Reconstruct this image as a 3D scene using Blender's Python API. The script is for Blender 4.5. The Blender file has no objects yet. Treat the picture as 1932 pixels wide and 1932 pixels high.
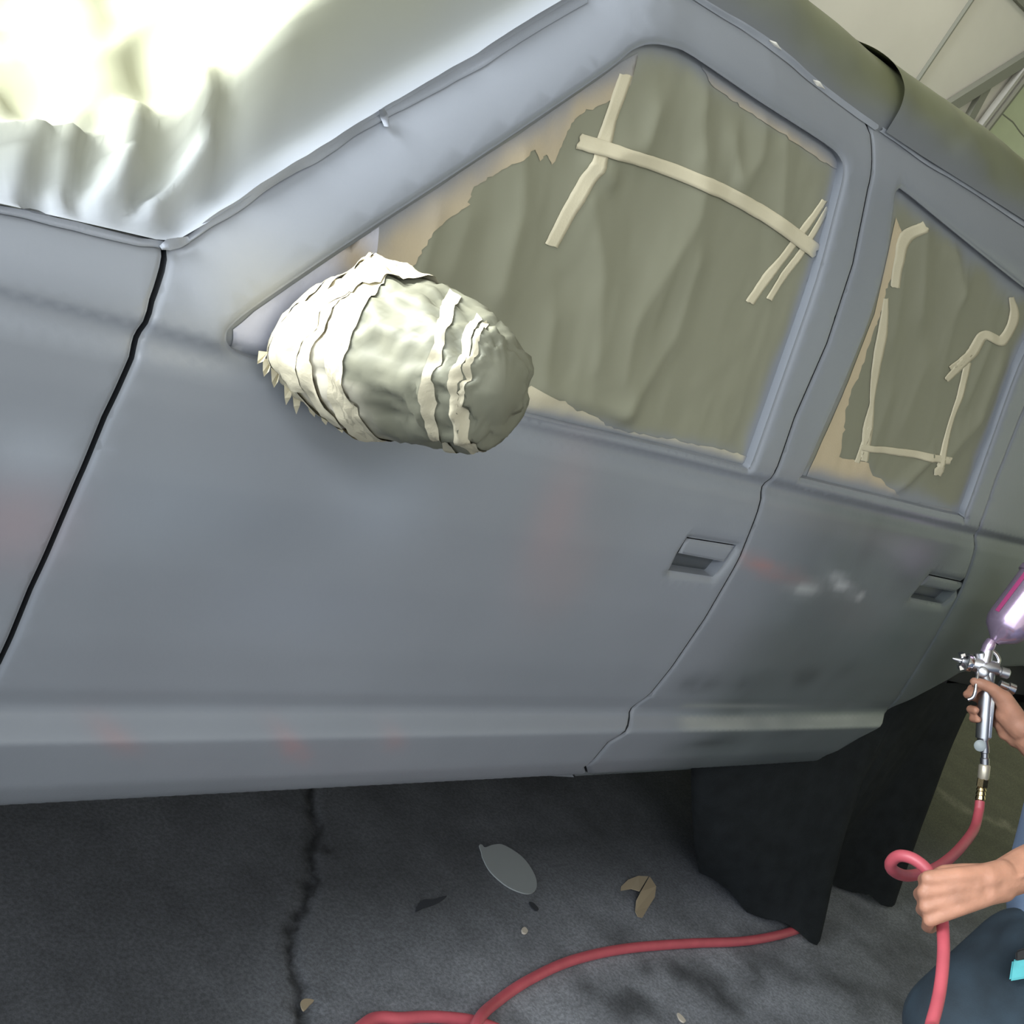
import bpy, bmesh, math, random
import numpy as np
from mathutils import Vector, Matrix
from mathutils.geometry import delaunay_2d_cdt
rng = np.random.default_rng(7); random.seed(7)
SC = bpy.context.scene
COL = SC.collection

# ------------------------------------------------------------------ camera
F_PX = 2550.0
ax = np.array([2284., 379., F_PX]); ax /= np.linalg.norm(ax)            # car's long axis seen from the camera
dn = np.array([-4120., 7619., F_PX]); dn -= dn.dot(ax) * ax; dn /= np.linalg.norm(dn)
az = -dn; ay = np.cross(az, ax)
RW = np.stack([ax, ay, az])                                              # camera (right, down, forward) -> world
CAM = np.array([0.0, -1.0726, 1.37])
cd = bpy.data.cameras.new('camera'); cam = bpy.data.objects.new('camera', cd); COL.objects.link(cam)
cd.sensor_fit = 'HORIZONTAL'; cd.sensor_width = 36.0; cd.lens = 36.0 * F_PX / 1932.0
cd.clip_start = 0.02; cd.clip_end = 200
Mr = RW @ np.diag([1., -1., -1.])
cam.matrix_world = Matrix([[*Mr[0], CAM[0]], [*Mr[1], CAM[1]], [*Mr[2], CAM[2]], [0, 0, 0, 1]])
SC.camera = cam

# ------------------------------------------------------------------ world, daylight, exposure
W = bpy.data.worlds.new('world'); SC.world = W; W.use_nodes = True
bg = W.node_tree.nodes['Background']
bg.inputs[0].default_value = (0.80, 0.90, 1.0, 1); bg.inputs[1].default_value = 3.2
def area_light(name, loc, to, sx, sy, power, col):
    l = bpy.data.lights.new(name, 'AREA'); l.shape = 'RECTANGLE'; l.size = sx; l.size_y = sy
    l.energy = power; l.color = col
    o = bpy.data.objects.new(name, l); COL.objects.link(o); o.location = loc
    o.rotation_euler = (Vector(to) - Vector(loc)).to_track_quat('-Z', 'Y').to_euler()
    return o
area_light('daylight_front_opening', (-2.6, 3.6, 2.3), (0.8, 0.3, 1.15), 2.8, 2.2, 900, (1.0, 0.985, 0.93))
area_light('daylight_front_sky', (-3.5, 1.15, 2.75), (0.9, 0.1, 1.1), 2.4, 2.0, 760, (0.90, 0.95, 1.0))
area_light('camera_side_fill', (-0.6, -2.6, 2.85), (1.2, 0.0, 0.9), 1.6, 0.5, 45, (0.95, 0.97, 1.0))  # unseen fill behind the camera for the near side of the car
area_light('gate_fill', (4.8, 1.7, 3.12), (5.0, 2.1, 1.5), 1.2, 0.3, 8.5, (1.0, 0.97, 0.86))  # added fill with no visible fixture, brightens the gate and back wall
SC.view_settings.view_transform = 'Standard'; SC.view_settings.look = 'None'
SC.view_settings.gamma = 1.0; SC.view_settings.use_curve_mapping = False
SC.view_settings.exposure = 0.0
SC.cycles.use_denoising = True

# ------------------------------------------------------------------ measuring helpers
def ray(px, py):
    return RW @ np.array([px - 966.0, py - 966.0, F_PX])
def on_floor(px, py, z=0.0):
    r = ray(px, py); return CAM + r * ((z - CAM[2]) / r[2])
def on_y(px, py, y=0.0):
    r = ray(px, py); return CAM + r * ((y - CAM[1]) / r[1])
def at_depth(px, py, d):
    return CAM + RW @ np.array([(px - 966.0) * d / F_PX, (py - 966.0) * d / F_PX, d])

# ------------------------------------------------------------------ small numeric helpers
def _h(ix, iy, iz):
    n = (ix * 374761393 + iy * 668265263 + iz * 2147483647 // 7 + 1013904223) & 0x7fffffff
    n = ((n ^ (n >> 13)) * 1274126177) & 0x7fffffff
    n = (n ^ (n >> 16)) & 0xffff
    return n / 65535.0
def noise(x, y, z=0.0):
    x, y, z = np.broadcast_arrays(np.asarray(x, float), np.asarray(y, float), np.asarray(z, float))
    ix, iy, iz = np.floor(x).astype(np.int64), np.floor(y).astype(np.int64), np.floor(z).astype(np.int64)
    fx, fy, fz = x - ix, y - iy, z - iz
    fx, fy, fz = [t * t * (3 - 2 * t) for t in (fx, fy, fz)]
    r = 0
    for a in (0, 1):
        for b in (0, 1):
            for c in (0, 1):
                w = (fx if a else 1 - fx) * (fy if b else 1 - fy) * (fz if c else 1 - fz)
                r = r + w * _h(ix + a, iy + b, iz + c)
    return r * 2 - 1
def fbm(x, y, z=0.0, n=4):
    r, a, f = 0, 1.0, 1.0
    for i in range(n):
        r = r + a * noise(x * f + 17.3 * i, y * f - 9.1 * i, np.asarray(z) * f + 5.7 * i); a *= 0.5; f *= 2.03
    return r
def sstep(a, b, x):
    t = np.clip((x - a) / (b - a), 0, 1); return t * t * (3 - 2 * t)
def dist_poly(P, L, closed=False):
    """distance of points P (n,2) to polyline L (m,2)"""
    P = np.asarray(P, float); L = np.asarray(L, float)
    if closed: L = np.vstack([L, L[:1]])
    d = np.full(len(P), 1e9)
    for a, b in zip(L[:-1], L[1:]):
        ab = b - a; q = ab.dot(ab)
        t = np.clip(((P - a) @ ab) / max(q, 1e-12), 0, 1)
        d = np.minimum(d, np.linalg.norm(P - a - t[:, None] * ab, axis=1))
    return d
def inside(P, L):
    P = np.asarray(P, float); L = np.asarray(L, float)
    r = np.zeros(len(P), bool); j = len(L) - 1
    for i in range(len(L)):
        xi, yi = L[i]; xj, yj = L[j]
        if yi != yj:
            c = ((yi > P[:, 1]) != (yj > P[:, 1])) & (P[:, 0] < (xj - xi) * (P[:, 1] - yi) / (yj - yi) + xi)
            r ^= c
        j = i
    return r
def resample(L, step, closed=False):
    L = [np.asarray(p, float) for p in L]
    if closed: L = L + [L[0]]
    out = []
    for a, b in zip(L[:-1], L[1:]):
        n = max(1, int(math.ceil(np.linalg.norm(b - a) / step)))
        for k in range(n): out.append(a + (b - a) * k / n)
    if not closed: out.append(L[-1])
    return np.array(out)
def spline(P, step=None, n=8, closed=False):
    """Catmull-Rom through points of any dimension"""
    P = [np.asarray(p, float) for p in P]
    Q = ([P[-1]] + P + [P[0], P[1]]) if closed else ([2 * P[0] - P[1]] + P + [2 * P[-1] - P[-2]])
    out = []
    for i in range(1, len(Q) - 2):
        p0, p1, p2, p3 = Q[i - 1:i + 3]
        m = n if step is None else max(1, int(np.linalg.norm(p2 - p1) / step))
        for k in range(m):
            t = k / m
            out.append(0.5 * (2 * p1 + (p2 - p0) * t + (2 * p0 - 5 * p1 + 4 * p2 - p3) * t * t + (3 * p1 - p0 - 3 * p2 + p3) * t ** 3))
    if not closed: out.append(P[-1])
    return np.array(out)
def offset_line(L, d):
    L = np.asarray(L, float); T = np.gradient(L, axis=0); T /= np.linalg.norm(T, axis=1)[:, None] + 1e-12
    return L + d * np.stack([-T[:, 1], T[:, 0]], 1)

# ------------------------------------------------------------------ object helpers
def mesh_obj(name, V, Fc, mat=None, parent=None, smooth=True, col=None, normals=None, loc=None):
    me = bpy.data.meshes.new(name)
    V = np.asarray(V, float)
    o = bpy.data.objects.new(name, me)
    if loc is not None:
        V = V - np.asarray(loc, float); o.location = loc
    me.from_pydata(V.tolist(), [], [tuple(int(i) for i in f) for f in Fc])
    if col is not None:
        a = me.color_attributes.new('Col', 'FLOAT_COLOR', 'POINT')
        c = np.ones((len(V), 4), np.float32); c[:, :3] = np.clip(col, 0, 1)
        a.data.foreach_set('color', c.ravel())
    if smooth: me.polygons.foreach_set('use_smooth', [True] * len(me.polygons))
    me.update()
    if normals is not None:
        me.normals_split_custom_set_from_vertices([tuple(n) for n in normals])
    if mat: me.materials.append(mat)
    COL.objects.link(o)
    place(o, parent, loc)
    return o
WL = {}
def place(o, parent, loc=None):
    WL[o.name] = Vector((0, 0, 0)) if loc is None else Vector([float(v) for v in loc])
    if parent is not None:
        o.parent = parent; o.matrix_parent_inverse = Matrix.Translation(-WL[parent.name])
def empty(name, loc, label, cat, group=None):
    o = bpy.data.objects.new(name, None); COL.objects.link(o); o.location = loc; o.empty_display_size = .05; place(o, None, loc)
    return tag(o, label, cat, group)
def tag(o, label=None, cat=None, group=None, kind=None):
    if label: o['label'] = label
    if cat: o['category'] = cat
    if group: o['group'] = group
    if kind: o['kind'] = kind
    return o
def grid_faces(nu, nv, cu=False, cv=False):
    out = []
    for i in range(nu - (0 if cu else 1)):
        for j in range(nv - (0 if cv else 1)):
            a = i * nv + j; b = ((i + 1) % nu) * nv + j
            c = ((i + 1) % nu) * nv + (j + 1) % nv; d = i * nv + (j + 1) % nv
            out.append((a, b, c, d))
    return out
class MB:
    """collects simple shapes into ONE mesh"""
    def __init__(s): s.V = []; s.F = []
    def add(s, V, Fc):
        n = len(s.V); s.V += [tuple(v) for v in V]; s.F += [tuple(i + n for i in f) for f in Fc]; return s
    def tube(s, P, r, seg=12, cap=True):
        P = np.asarray(P, float); n = len(P); r = np.broadcast_to(np.asarray(r, float), (n,))
        T = np.gradient(P, axis=0); T /= np.linalg.norm(T, axis=1)[:, None] + 1e-12
        up = np.array([0, 0, 1.]) if abs(T[0][2]) < .9 else np.array([1., 0, 0])
        U = np.cross(T[0], up); U /= np.linalg.norm(U); V = []
        for i in range(n):
            U = U - U.dot(T[i]) * T[i]; U /= np.linalg.norm(U); B = np.cross(T[i], U)
            for k in range(seg):
                a = 2 * math.pi * k / seg; V.append(P[i] + r[i] * (math.cos(a) * U + math.sin(a) * B))
        Fc = [(b, a, d, c) for a, b, c, d in [(f[0], f[1], f[2], f[3]) for f in grid_faces(n, seg, False, True)]]
        Fc = grid_faces(n, seg, False, True)
        if cap: Fc = Fc + [tuple(range(seg))[::-1], tuple((n - 1) * seg + k for k in range(seg))]
        return s.add(V, Fc)
    def lathe(s, p0, p1, prof, seg=20):
        """profile [(t along p0-p1, radius)]"""
        p0 = np.asarray(p0, float); p1 = np.asarray(p1, float); d = p1 - p0; L = np.linalg.norm(d); d /= L
        up = np.array([0, 0, 1.]) if abs(d[2]) < .9 else np.array([1., 0, 0])
        U = np.cross(d, up); U /= np.linalg.norm(U); B = np.cross(d, U); V = []
        for t, r in prof:
            for k in range(seg):
                a = 2 * math.pi * k / seg; V.append(p0 + d * t * L + r * (math.cos(a) * U + math.sin(a) * B))
        n = len(prof)
        return s.add(V, grid_faces(n, seg, False, True) + [tuple(range(seg))[::-1], tuple((n - 1) * seg + k for k in range(seg))])
    def box(s, c, X, Y, Z):
        c, X, Y, Z = [np.asarray(t, float) for t in (c, X, Y, Z)]
        V = [c + a * X + b * Y + e * Z for a in (-1, 1) for b in (-1, 1) for e in (-1, 1)]
        return s.add(V, [(0, 1, 3, 2), (4, 6, 7, 5), (0, 4, 5, 1), (2, 3, 7, 6), (0, 2, 6, 4), (1, 5, 7, 3)])
    def build(s, name, mat, parent=None, smooth=True, bevel=0, loc=None):
        o = mesh_obj(name, s.V, s.F, mat, parent, smooth, loc=loc)
        bm = bmesh.new(); bm.from_mesh(o.data)
        bmesh.ops.recalc_face_normals(bm, faces=bm.faces)
        if bevel:
            bmesh.ops.bevel(bm, geom=[e for e in bm.edges if e.calc_face_angle(0) > .6], offset=bevel, segments=2, affect='EDGES')
        bm.to_mesh(o.data); bm.free()
        if smooth:
            o.data.polygons.foreach_set('use_smooth', [True] * len(o.data.polygons))
            o.data.set_sharp_from_angle(angle=math.radians(42))
        return o
def remeshed(name, caps, voxel, smooth, mat, parent=None, color=None, ring=14, loc=None):
    """one continuous skin around tapered capsules (p0, p1, r0, r1)"""
    V = []; Fc = []
    for p0, p1, r0, r1 in caps:
        p0 = np.asarray(p0, float); p1 = np.asarray(p1, float); d = p1 - p0; L = np.linalg.norm(d)
        d = d / L if L > 1e-9 else np.array([0, 0, 1.])
        up = np.array([0, 0, 1.]) if abs(d[2]) < .9 else np.array([1., 0, 0])
        U = np.cross(d, up); U /= np.linalg.norm(U); B = np.cross(d, U); n0 = len(V); rows = []
        for k in range(1, 5): a = math.pi / 2 * k / 5; rows.append((p0 - d * r0 * math.cos(a), r0 * math.sin(a)))
        for k in range(0, 6): rows.append((p0 + d * L * k / 5, r0 + (r1 - r0) * k / 5))
        for k in range(4, 0, -1): a = math.pi / 2 * k / 5; rows.append((p1 + d * r1 * math.cos(a), r1 * math.sin(a)))
        for c, r in rows:
            for q in range(ring):
                t = 2 * math.pi * q / ring; V.append(c + r * (math.cos(t) * U + math.sin(t) * B))
        m = len(rows)
        Fc += [tuple(i + n0 for i in f) for f in grid_faces(m, ring, False, True)]
        Fc += [tuple(n0 + q for q in range(ring))[::-1], tuple(n0 + (m - 1) * ring + q for q in range(ring))]
    me = bpy.data.meshes.new(name + '_src'); me.from_pydata([tuple(v) for v in V], [], Fc); me.update()
    t = bpy.data.objects.new(name + '_src', me); COL.objects.link(t)
    bm = bmesh.new(); bm.from_mesh(me); bmesh.ops.recalc_face_normals(bm, faces=bm.faces); bm.to_mesh(me); bm.free()
    m = t.modifiers.new('r', 'REMESH'); m.mode = 'VOXEL'; m.voxel_size = voxel
    m = t.modifiers.new('s', 'SMOOTH'); m.factor = .5; m.iterations = smooth
    dg = bpy.context.evaluated_depsgraph_get(); ev = t.evaluated_get(dg); em = ev.to_mesh()
    VV = np.empty(len(em.vertices) * 3); em.vertices.foreach_get('co', VV); VV = VV.reshape(-1, 3)
    FF = [tuple(p.vertices) for p in em.polygons]
    ev.to_mesh_clear(); bpy.data.objects.remove(t); bpy.data.meshes.remove(me)
    c = color(VV) if color else None
    return mesh_obj(name, VV, FF, mat, parent, True, c, loc=loc)

# ------------------------------------------------------------------ materials
def mat(name, col=(.5, .5, .5), rough=.5, metal=0.0, spec=.5, attr=False, bump=0, bscale=60, var=0, vscale=8, coat=0, trans=0, sss=0, sheen=0):
    m = bpy.data.materials.new(name); m.use_nodes = True; nt = m.node_tree; b = nt.nodes['Principled BSDF']
    b.inputs['Base Color'].default_value = (*col, 1); b.inputs['Roughness'].default_value = rough
    b.inputs['Metallic'].default_value = metal; b.inputs['Specular IOR Level'].default_value = spec
    b.inputs['Coat Weight'].default_value = coat; b.inputs['Coat Roughness'].default_value = .35
    if sss:
        b.inputs['Subsurface Weight'].default_value = sss; b.inputs['Subsurface Radius'].default_value = (.012, .005, .003)
        b.inputs['Subsurface Scale'].default_value = .5
    if sheen: b.inputs['Sheen Weight'].default_value = sheen
    tc = nt.nodes.new('ShaderNodeTexCoord'); src = None
    if attr:
        a = nt.nodes.new('ShaderNodeVertexColor'); a.layer_name = 'Col'; src = a.outputs[0]
    if var:
        n = nt.nodes.new('ShaderNodeTexNoise'); n.inputs['Scale'].default_value = vscale; n.inputs['Detail'].default_value = 6
        nt.links.new(tc.outputs['Object'], n.inputs['Vector'])
        mr = nt.nodes.new('ShaderNodeMapRange'); mr.inputs[3].default_value = 1 - var; mr.inputs[4].default_value = 1 + var
        mr.inputs[1].default_value = .3; mr.inputs[2].default_value = .7
        nt.links.new(n.outputs[0], mr.inputs[0])
        vm = nt.nodes.new('ShaderNodeVectorMath'); vm.operation = 'SCALE'
        if src: nt.links.new(src, vm.inputs[0])
        else: vm.inputs[0].default_value = col
        nt.links.new(mr.outputs[0], vm.inputs['Scale']); src = vm.outputs[0]
    if src: nt.links.new(src, b.inputs['Base Color'])
    if bump:
        n = nt.nodes.new('ShaderNodeTexNoise'); n.inputs['Scale'].default_value = bscale; n.inputs['Detail'].default_value = 5
        nt.links.new(tc.outputs['Object'], n.inputs['Vector'])
        bp = nt.nodes.new('ShaderNodeBump'); bp.inputs['Strength'].default_value = bump; bp.inputs['Distance'].default_value = .004
        nt.links.new(n.outputs[0], bp.inputs['Height']); nt.links.new(bp.outputs[0], b.inputs['Normal'])
    return m
M_PRIMER = mat('primer_paint', rough=.38, spec=.5, attr=True, var=.05, vscale=3.0, bump=.03, bscale=220)
M_DARK = mat('dark_underbody', (.012, .013, .015), .8)
M_PAPER = mat('masking_paper', rough=.55, attr=True, spec=.35, bump=.05, bscale=25)
M_TAPE = mat('masking_tape', rough=.6, attr=True, spec=.3, bump=.12, bscale=260)
M_CLOTH = mat('black_cover_cloth', (.011, .013, .014), .9, spec=.2, bump=.5, bscale=420, var=.25, vscale=30)
M_FLOOR = mat('concrete', rough=.72, attr=True, spec=.35, bump=.28, bscale=45, var=.10, vscale=28)
_nt = M_FLOOR.node_tree; _b = _nt.nodes['Principled BSDF']; _src = _b.inputs['Base Color'].links[0].from_socket
_tc = _nt.nodes.new('ShaderNodeTexCoord')
for _sc, _lo, _hi in ((150, .76, 1.18), (420, .84, 1.14)):
    _n = _nt.nodes.new('ShaderNodeTexNoise'); _n.inputs['Scale'].default_value = _sc; _n.inputs['Detail'].default_value = 3
    _nt.links.new(_tc.outputs['Object'], _n.inputs['Vector'])
    _r = _nt.nodes.new('ShaderNodeMapRange'); _r.inputs[1].default_value = .36; _r.inputs[2].default_value = .64; _r.inputs[3].default_value = _lo; _r.inputs[4].default_value = _hi
    _nt.links.new(_n.outputs[0], _r.inputs[0]); _v = _nt.nodes.new('ShaderNodeVectorMath'); _v.operation = 'SCALE'
    _nt.links.new(_src, _v.inputs[0]); _nt.links.new(_r.outputs[0], _v.inputs['Scale']); _src = _v.outputs[0]
_nt.links.new(_src, _b.inputs['Base Color'])
M_WALLG = mat('green_wall_paint', (.52, .56, .38), .75, bump=.1, bscale=12, var=.06, vscale=5)
M_WHITE = mat('white_sheet', (.60, .57, .49), .6, var=.06, vscale=2)
M_TRIM = mat('dull_trim', (.36, .345, .30), .6)
M_FRAME = mat('dull_frame_steel', (.19, .19, .15), .6)
M_CEIL = mat('ceiling_board', (.5, .48, .42), .8)
M_CHROME = mat('polished_metal', (.72, .70, .72), .16, metal=1)
M_STEEL = mat('satin_metal', (.50, .50, .52), .34, metal=1)
M_BRASS = mat('brass', (.80, .62, .34), .22, metal=1)
M_CUP = mat('purple_tinted_cup', (.48, .36, .50), .2, metal=.75)
M_MAG = mat('magenta_film', (.34, .05, .15), .3)
M_SKIN = mat('skin', rough=.52, attr=True, spec=.4, bump=.15, bscale=170, sss=.12)
M_HOSE = mat('red_rubber_hose', (.42, .075, .095), .46, bump=.05, bscale=120, var=.08, vscale=30)
M_SHIRT = mat('blue_shirt', (.115, .165, .25), .85, bump=.15, bscale=500, var=.1, vscale=12)
M_JEAN = mat('dark_blue_trousers', (.017, .030, .042), .85, bump=.2, bscale=380, var=.35, vscale=14)
M_TEAL = mat('teal_plastic', (.10, .47, .50), .5, var=.12, vscale=40)
M_BLACK = mat('black_rubber', (.012, .012, .013), .6)
M_HAIR = mat('dark_hair', (.02, .017, .015), .6)

# ------------------------------------------------------------------ the car's side surface  y = side(x, z)
_cz = [.30, .36, .385, .40, .42, .45, .50, .528, .546, .560, .585, .65, .75, .85, .93, .970, .980, .991, 1.000, 1.02, 1.04, 1.535, 1.60, 1.75]
_cy = [.15, .075, .045, .020, .007, -.008, -.0205, -.0270, -.005, -.003, -.011, -.018, -.020, -.016, -.007, .000, .0095, .0095, .003, .006, .012, .168, .195, .27]
_zt = np.arange(.25, 1.8, .001); _yt = np.interp(_zt, _cz, _cy)
_k = np.exp(-.5 * (np.arange(-15, 16) / 4.0) ** 2); _k /= _k.sum()
_yt = np.convolve(np.pad(_yt, 15, mode='edge'), _k, 'valid')
def base_side(x, z): return np.interp(z, _zt, _yt)
def sp_base(px, py, extra=0.0, n=4):
    y = 0.0
    for _ in range(14):
        p = on_y(px, py, y); y = float(base_side(p[0], p[2])) + extra
    return np.array([p[0], p[2]])
EDGE_PX = [(-400, 305), (-150, 362), (0, 395), (200, 440), (300, 463), (335, 463), (400, 425), (600, 300), (720, 222), (900, 117), (1100, -5), (1165, -42), (1215, -58), (1260, -42), (1310, -5),
           (1455, 83), (1545, 160), (1650, 236), (1739, 295), (1932, 416)]
EDGE = np.array([sp_base(px, py, .035) for px, py in EDGE_PX])
EDGE = np.vstack([[EDGE[0] + np.array([-1.1, -.05])], EDGE, [EDGE[-1] + np.array([.5, -.005])], [EDGE[-1] + np.array([1.0, -.02])]])
def side(x, z):
    x = np.atleast_1d(np.asarray(x, float)); z = np.atleast_1d(np.asarray(z, float))
    d = dist_poly(np.stack([x, z], 1), EDGE)
    r = np.where(x < 2, .10, .09)
    y = np.interp(z, _zt, _yt) + .045 * np.clip(1 - d / r, 0, 1) ** 2
    y = y + .02 * np.clip(.2 - x, 0, 3) ** 2 + .012 * np.clip(x - 2.2, 0, 3) ** 2     # plan curve towards nose and tail
    return y
def sp(px, py, extra=0.0):
    y = 0.0
    for _ in range(16):
        p = on_y(px, py, y); y = .3 * y + .7 * (float(side(p[0], p[2])[0]) + extra)
    return np.array([p[0], p[2]])
def spl(L, extra=0.0): return [sp(a, b, extra) for a, b in L]

def panel(name, outline, holes, mat_, parent, colfn, gap=0.0, yoff=0.0, dx=.022, flange=.016, hole_flange=.026, edge_r=.004, hole_r=.006, dents=None, label=None):
    outline = resample(outline, .012, True)
    holes = [resample(h, .010, True) for h in holes]
    def Y(x, z):
        P = np.stack([x, z], 1); y = side(x, z) + yoff
        d = dist_poly(P, outline, True); y = y + edge_r * np.clip(1 - d / (edge_r * 2), 0, 1) ** 2
        for h in holes:
            d = dist_poly(P, h, True); y = y + hole_r * np.clip(1 - d / (hole_r * 2.2), 0, 1) ** 2
        if dents is not None: y = y + dents(x, z)
        return y
    lo, hi = outline.min(0), outline.max(0)
    zs = []; z = lo[1]
    while z < hi[1]:
        zs.append(z)
        z += .0028 if .512 < z < .575 else .005 if (.50 < z < .60 or .962 < z < 1.03 or z < .44) else .016
    xs = np.arange(lo[0], hi[0], dx); G = []
    for k, z in enumerate(zs): G.append(np.stack([xs + (k % 2) * dx / 2, np.full(len(xs), z)], 1))
    G = np.vstack(G); ok = inside(G, outline) & (dist_poly(G, outline, True) > .004)
    for h in holes: ok &= ~inside(G, h) & (dist_poly(G, h, True) > .004)
    G = G[ok]
    rings = [outline] + holes
    extra = []                                                             # rounding rows beside each edge
    for i, r in enumerate(rings):
        c = r if i == 0 else r
        T = np.roll(c, -1, 0) - np.roll(c, 1, 0); T /= np.linalg.norm(T, axis=1)[:, None] + 1e-12
        N = np.stack([-T[:, 1], T[:, 0]], 1); er = edge_r if i == 0 else hole_r
        for s in (1, -1):
            for q in (er * .7, er * 1.8):
                E = c + s * q * N; ok = inside(E, outline) & (dist_poly(E, outline, True) > er * .5)
                for h in holes: ok &= ~inside(E, h) & (dist_poly(E, h, True) > er * .5)
                extra.append(E[ok])
    P = [tuple(p) for r in rings for p in r]; ed = []; n = 0
    for r in rings:
        ed += [(n + i, n + (i + 1) % len(r)) for i in range(len(r))]; n += len(r)
    P += [tuple(p) for E in extra for p in E] + [tuple(p) for p in G]
    vo, eo, fo, _, _, _ = delaunay_2d_cdt([Vector(p) for p in P], ed, [], 0, 1e-5)
    Q = np.array([tuple(v) for v in vo]); T = np.array([f for f in fo if len(f) == 3])
    c = Q[T].mean(1); ok = inside(c, outline)
    for h in holes: ok &= ~inside(c, h)
    T = T[ok]
    e1 = Q[T[:, 1]] - Q[T[:, 0]]; e2 = Q[T[:, 2]] - Q[T[:, 0]]
    T = T[np.abs(e1[:, 0] * e2[:, 1] - e1[:, 1] * e2[:, 0]) > 1e-9]
    yy = Y(Q[:, 0], Q[:, 1]); h_ = .0008
    gx = (Y(Q[:, 0] + h_, Q[:, 1]) - Y(Q[:, 0] - h_, Q[:, 1])) / (2 * h_); gz = (Y(Q[:, 0], Q[:, 1] + h_) - Y(Q[:, 0], Q[:, 1] - h_)) / (2 * h_)
    N = np.stack([gx, -np.ones_like(gx), gz], 1); N /= np.linalg.norm(N, axis=1)[:, None]
    V = np.stack([Q[:, 0], yy, Q[:, 1]], 1)
    a = V[T[:, 0]]; nn = np.cross(V[T[:, 1]] - a, V[T[:, 2]] - a); fl = nn[:, 1] > 0
    T[fl] = T[fl][:, ::-1]
    Fs = [tuple(t) for t in T]
    C = colfn(Q[:, 0], Q[:, 1])
    for i, r in enumerate(rings):                                          # returned edges
        y0 = Y(r[:, 0], r[:, 1]); n = len(r); dp = flange if i == 0 else hole_flange
        cen = r.mean(0)
        Tn = np.roll(r, -1, 0) - np.roll(r, 1, 0); Tn /= np.linalg.norm(Tn, axis=1)[:, None] + 1e-12
        No = np.stack([-Tn[:, 1], Tn[:, 0]], 1)
        test = inside(r + No * .002, outline)
        for h in holes: test &= ~inside(r + No * .002, h)
        No[test] *= -1                                                      # pointing away from the sheet metal
        rows = np.vstack([np.stack([r[:, 0], y0, r[:, 1]], 1), np.stack([r[:, 0], y0 + dp, r[:, 1]], 1)])
        b = len(V); V = np.vstack([V, rows]); nv = np.stack([No[:, 0], np.zeros(n), No[:, 1]], 1)
        N = np.vstack([N, nv, nv]); cc_ = colfn(r[:, 0], r[:, 1]); C = np.vstack([C, cc_ * (.12 if i == 0 else 1), cc_ * (.10 if i == 0 else 1)])   # shut faces painted dark for the shade in the gaps, also unsprayed
        for k in range(n):
            q = (b + k, b + (k + 1) % n, b + n + (k + 1) % n, b + n + k)
            fnv = np.cross(V[q[1]] - V[q[0]], V[q[3]] - V[q[0]])
            Fs.append(q if fnv.dot(nv[k]) > 0 else q[::-1])
    o = mesh_obj(name, V, Fs, mat_, parent, True, C, N)
    return o

# ------------------------------------------------------------------ paint: primer with bare and stained places
C_PRIMER = np.array([.190, .203, .226])
def blob(x, z, c, r, ang=0):
    dx_, dz_ = x - c[0], z - c[1]; ca, sa = math.cos(ang), math.sin(ang)
    u = (dx_ * ca + dz_ * sa) / r[0]; v = (-dx_ * sa + dz_ * ca) / r[1]
    return np.exp(-(u * u + v * v))
STAINS = []
for px, py, rx, rz, ang, col, w in [
        (1050, 985, .05, .10, .2, (.30, .20, .20), .35), (1075, 1085, .05, .07, 0, (.27, .20, .20), .3),
        (30, 985, .06, .05, 0, (.32, .20, .21), .35), (740, 930, .08, .07, 0, (.28, .31, .36), .5), (330, 960, .12, .06, 0, (.23, .26, .30), .35),
        (60, 860, .05, .03, 0, (.30, .33, .37), .45), (500, 1000, .10, .05, 0, (.15, .165, .19), .4), (560, 1150, .14, .05, 0, (.21, .23, .27), .4),
        (225, 1400, .04, .012, -.5, (.30, .18, .18), .4), (555, 1412, .045, .012, -.6, (.34, .18, .18), .5), (745, 1400, .03, .014, -.6, (.30, .18, .18), .35),
        (480, 555, .05, .05, .8, (.27, .265, .235), .45), (1120, 1040, .09, .14, 0, (.175, .185, .20), .3)]:
    STAINS.append((sp(px, py), (rx, rz), ang, np.array(col), w))
def paint_front(x, z):
    C = np.tile(C_PRIMER, (len(x), 1))
    n = fbm(x * 4, z * 4, 2.0, 3)[:, None]; C = C * (1 + .05 * n)
    for c, r, a, col, w in STAINS:
        k = (w * blob(x, z, c, r, a))[:, None]; C = C * (1 - k) + col * k
    return C
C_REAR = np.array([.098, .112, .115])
RSTAINS = []
for px, py, rx, rz, ang, col, w in [
        (1455, 1075, .10, .012, -.12, (.30, .15, .14), .9), (1500, 1090, .05, .012, -.15, (.25, .16, .15), .5),
        (1520, 1110, .05, .013, .05, (.32, .34, .34), .95), (1585, 1100, .055, .011, -.25, (.38, .39, .40), .98), (1620, 1122, .016, .005, -.5, (.5, .5, .5), .9),
        (1320, 1290, .045, .02, 0, (.03, .034, .037), .95), (1420, 1285, .05, .02, .1, (.03, .034, .037), .9), (1520, 1275, .04, .02, 0, (.035, .04, .042), .85), (1600, 1260, .04, .025, .3, (.055, .06, .065), .6),
        (1350, 1400, .09, .014, .1, (.035, .04, .042), .85), (1480, 1385, .08, .012, .1, (.05, .055, .06), .5),
        (1560, 1010, .10, .05, 0, (.13, .14, .16), .5), (1640, 1030, .03, .07, 0, (.06, .065, .07), .45), (1700, 1200, .15, .06, .4, (.075, .095, .095), .6)]:
    RSTAINS.append((sp(px, py), (rx, rz), ang, np.array(col), w))
ZL = .533
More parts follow.
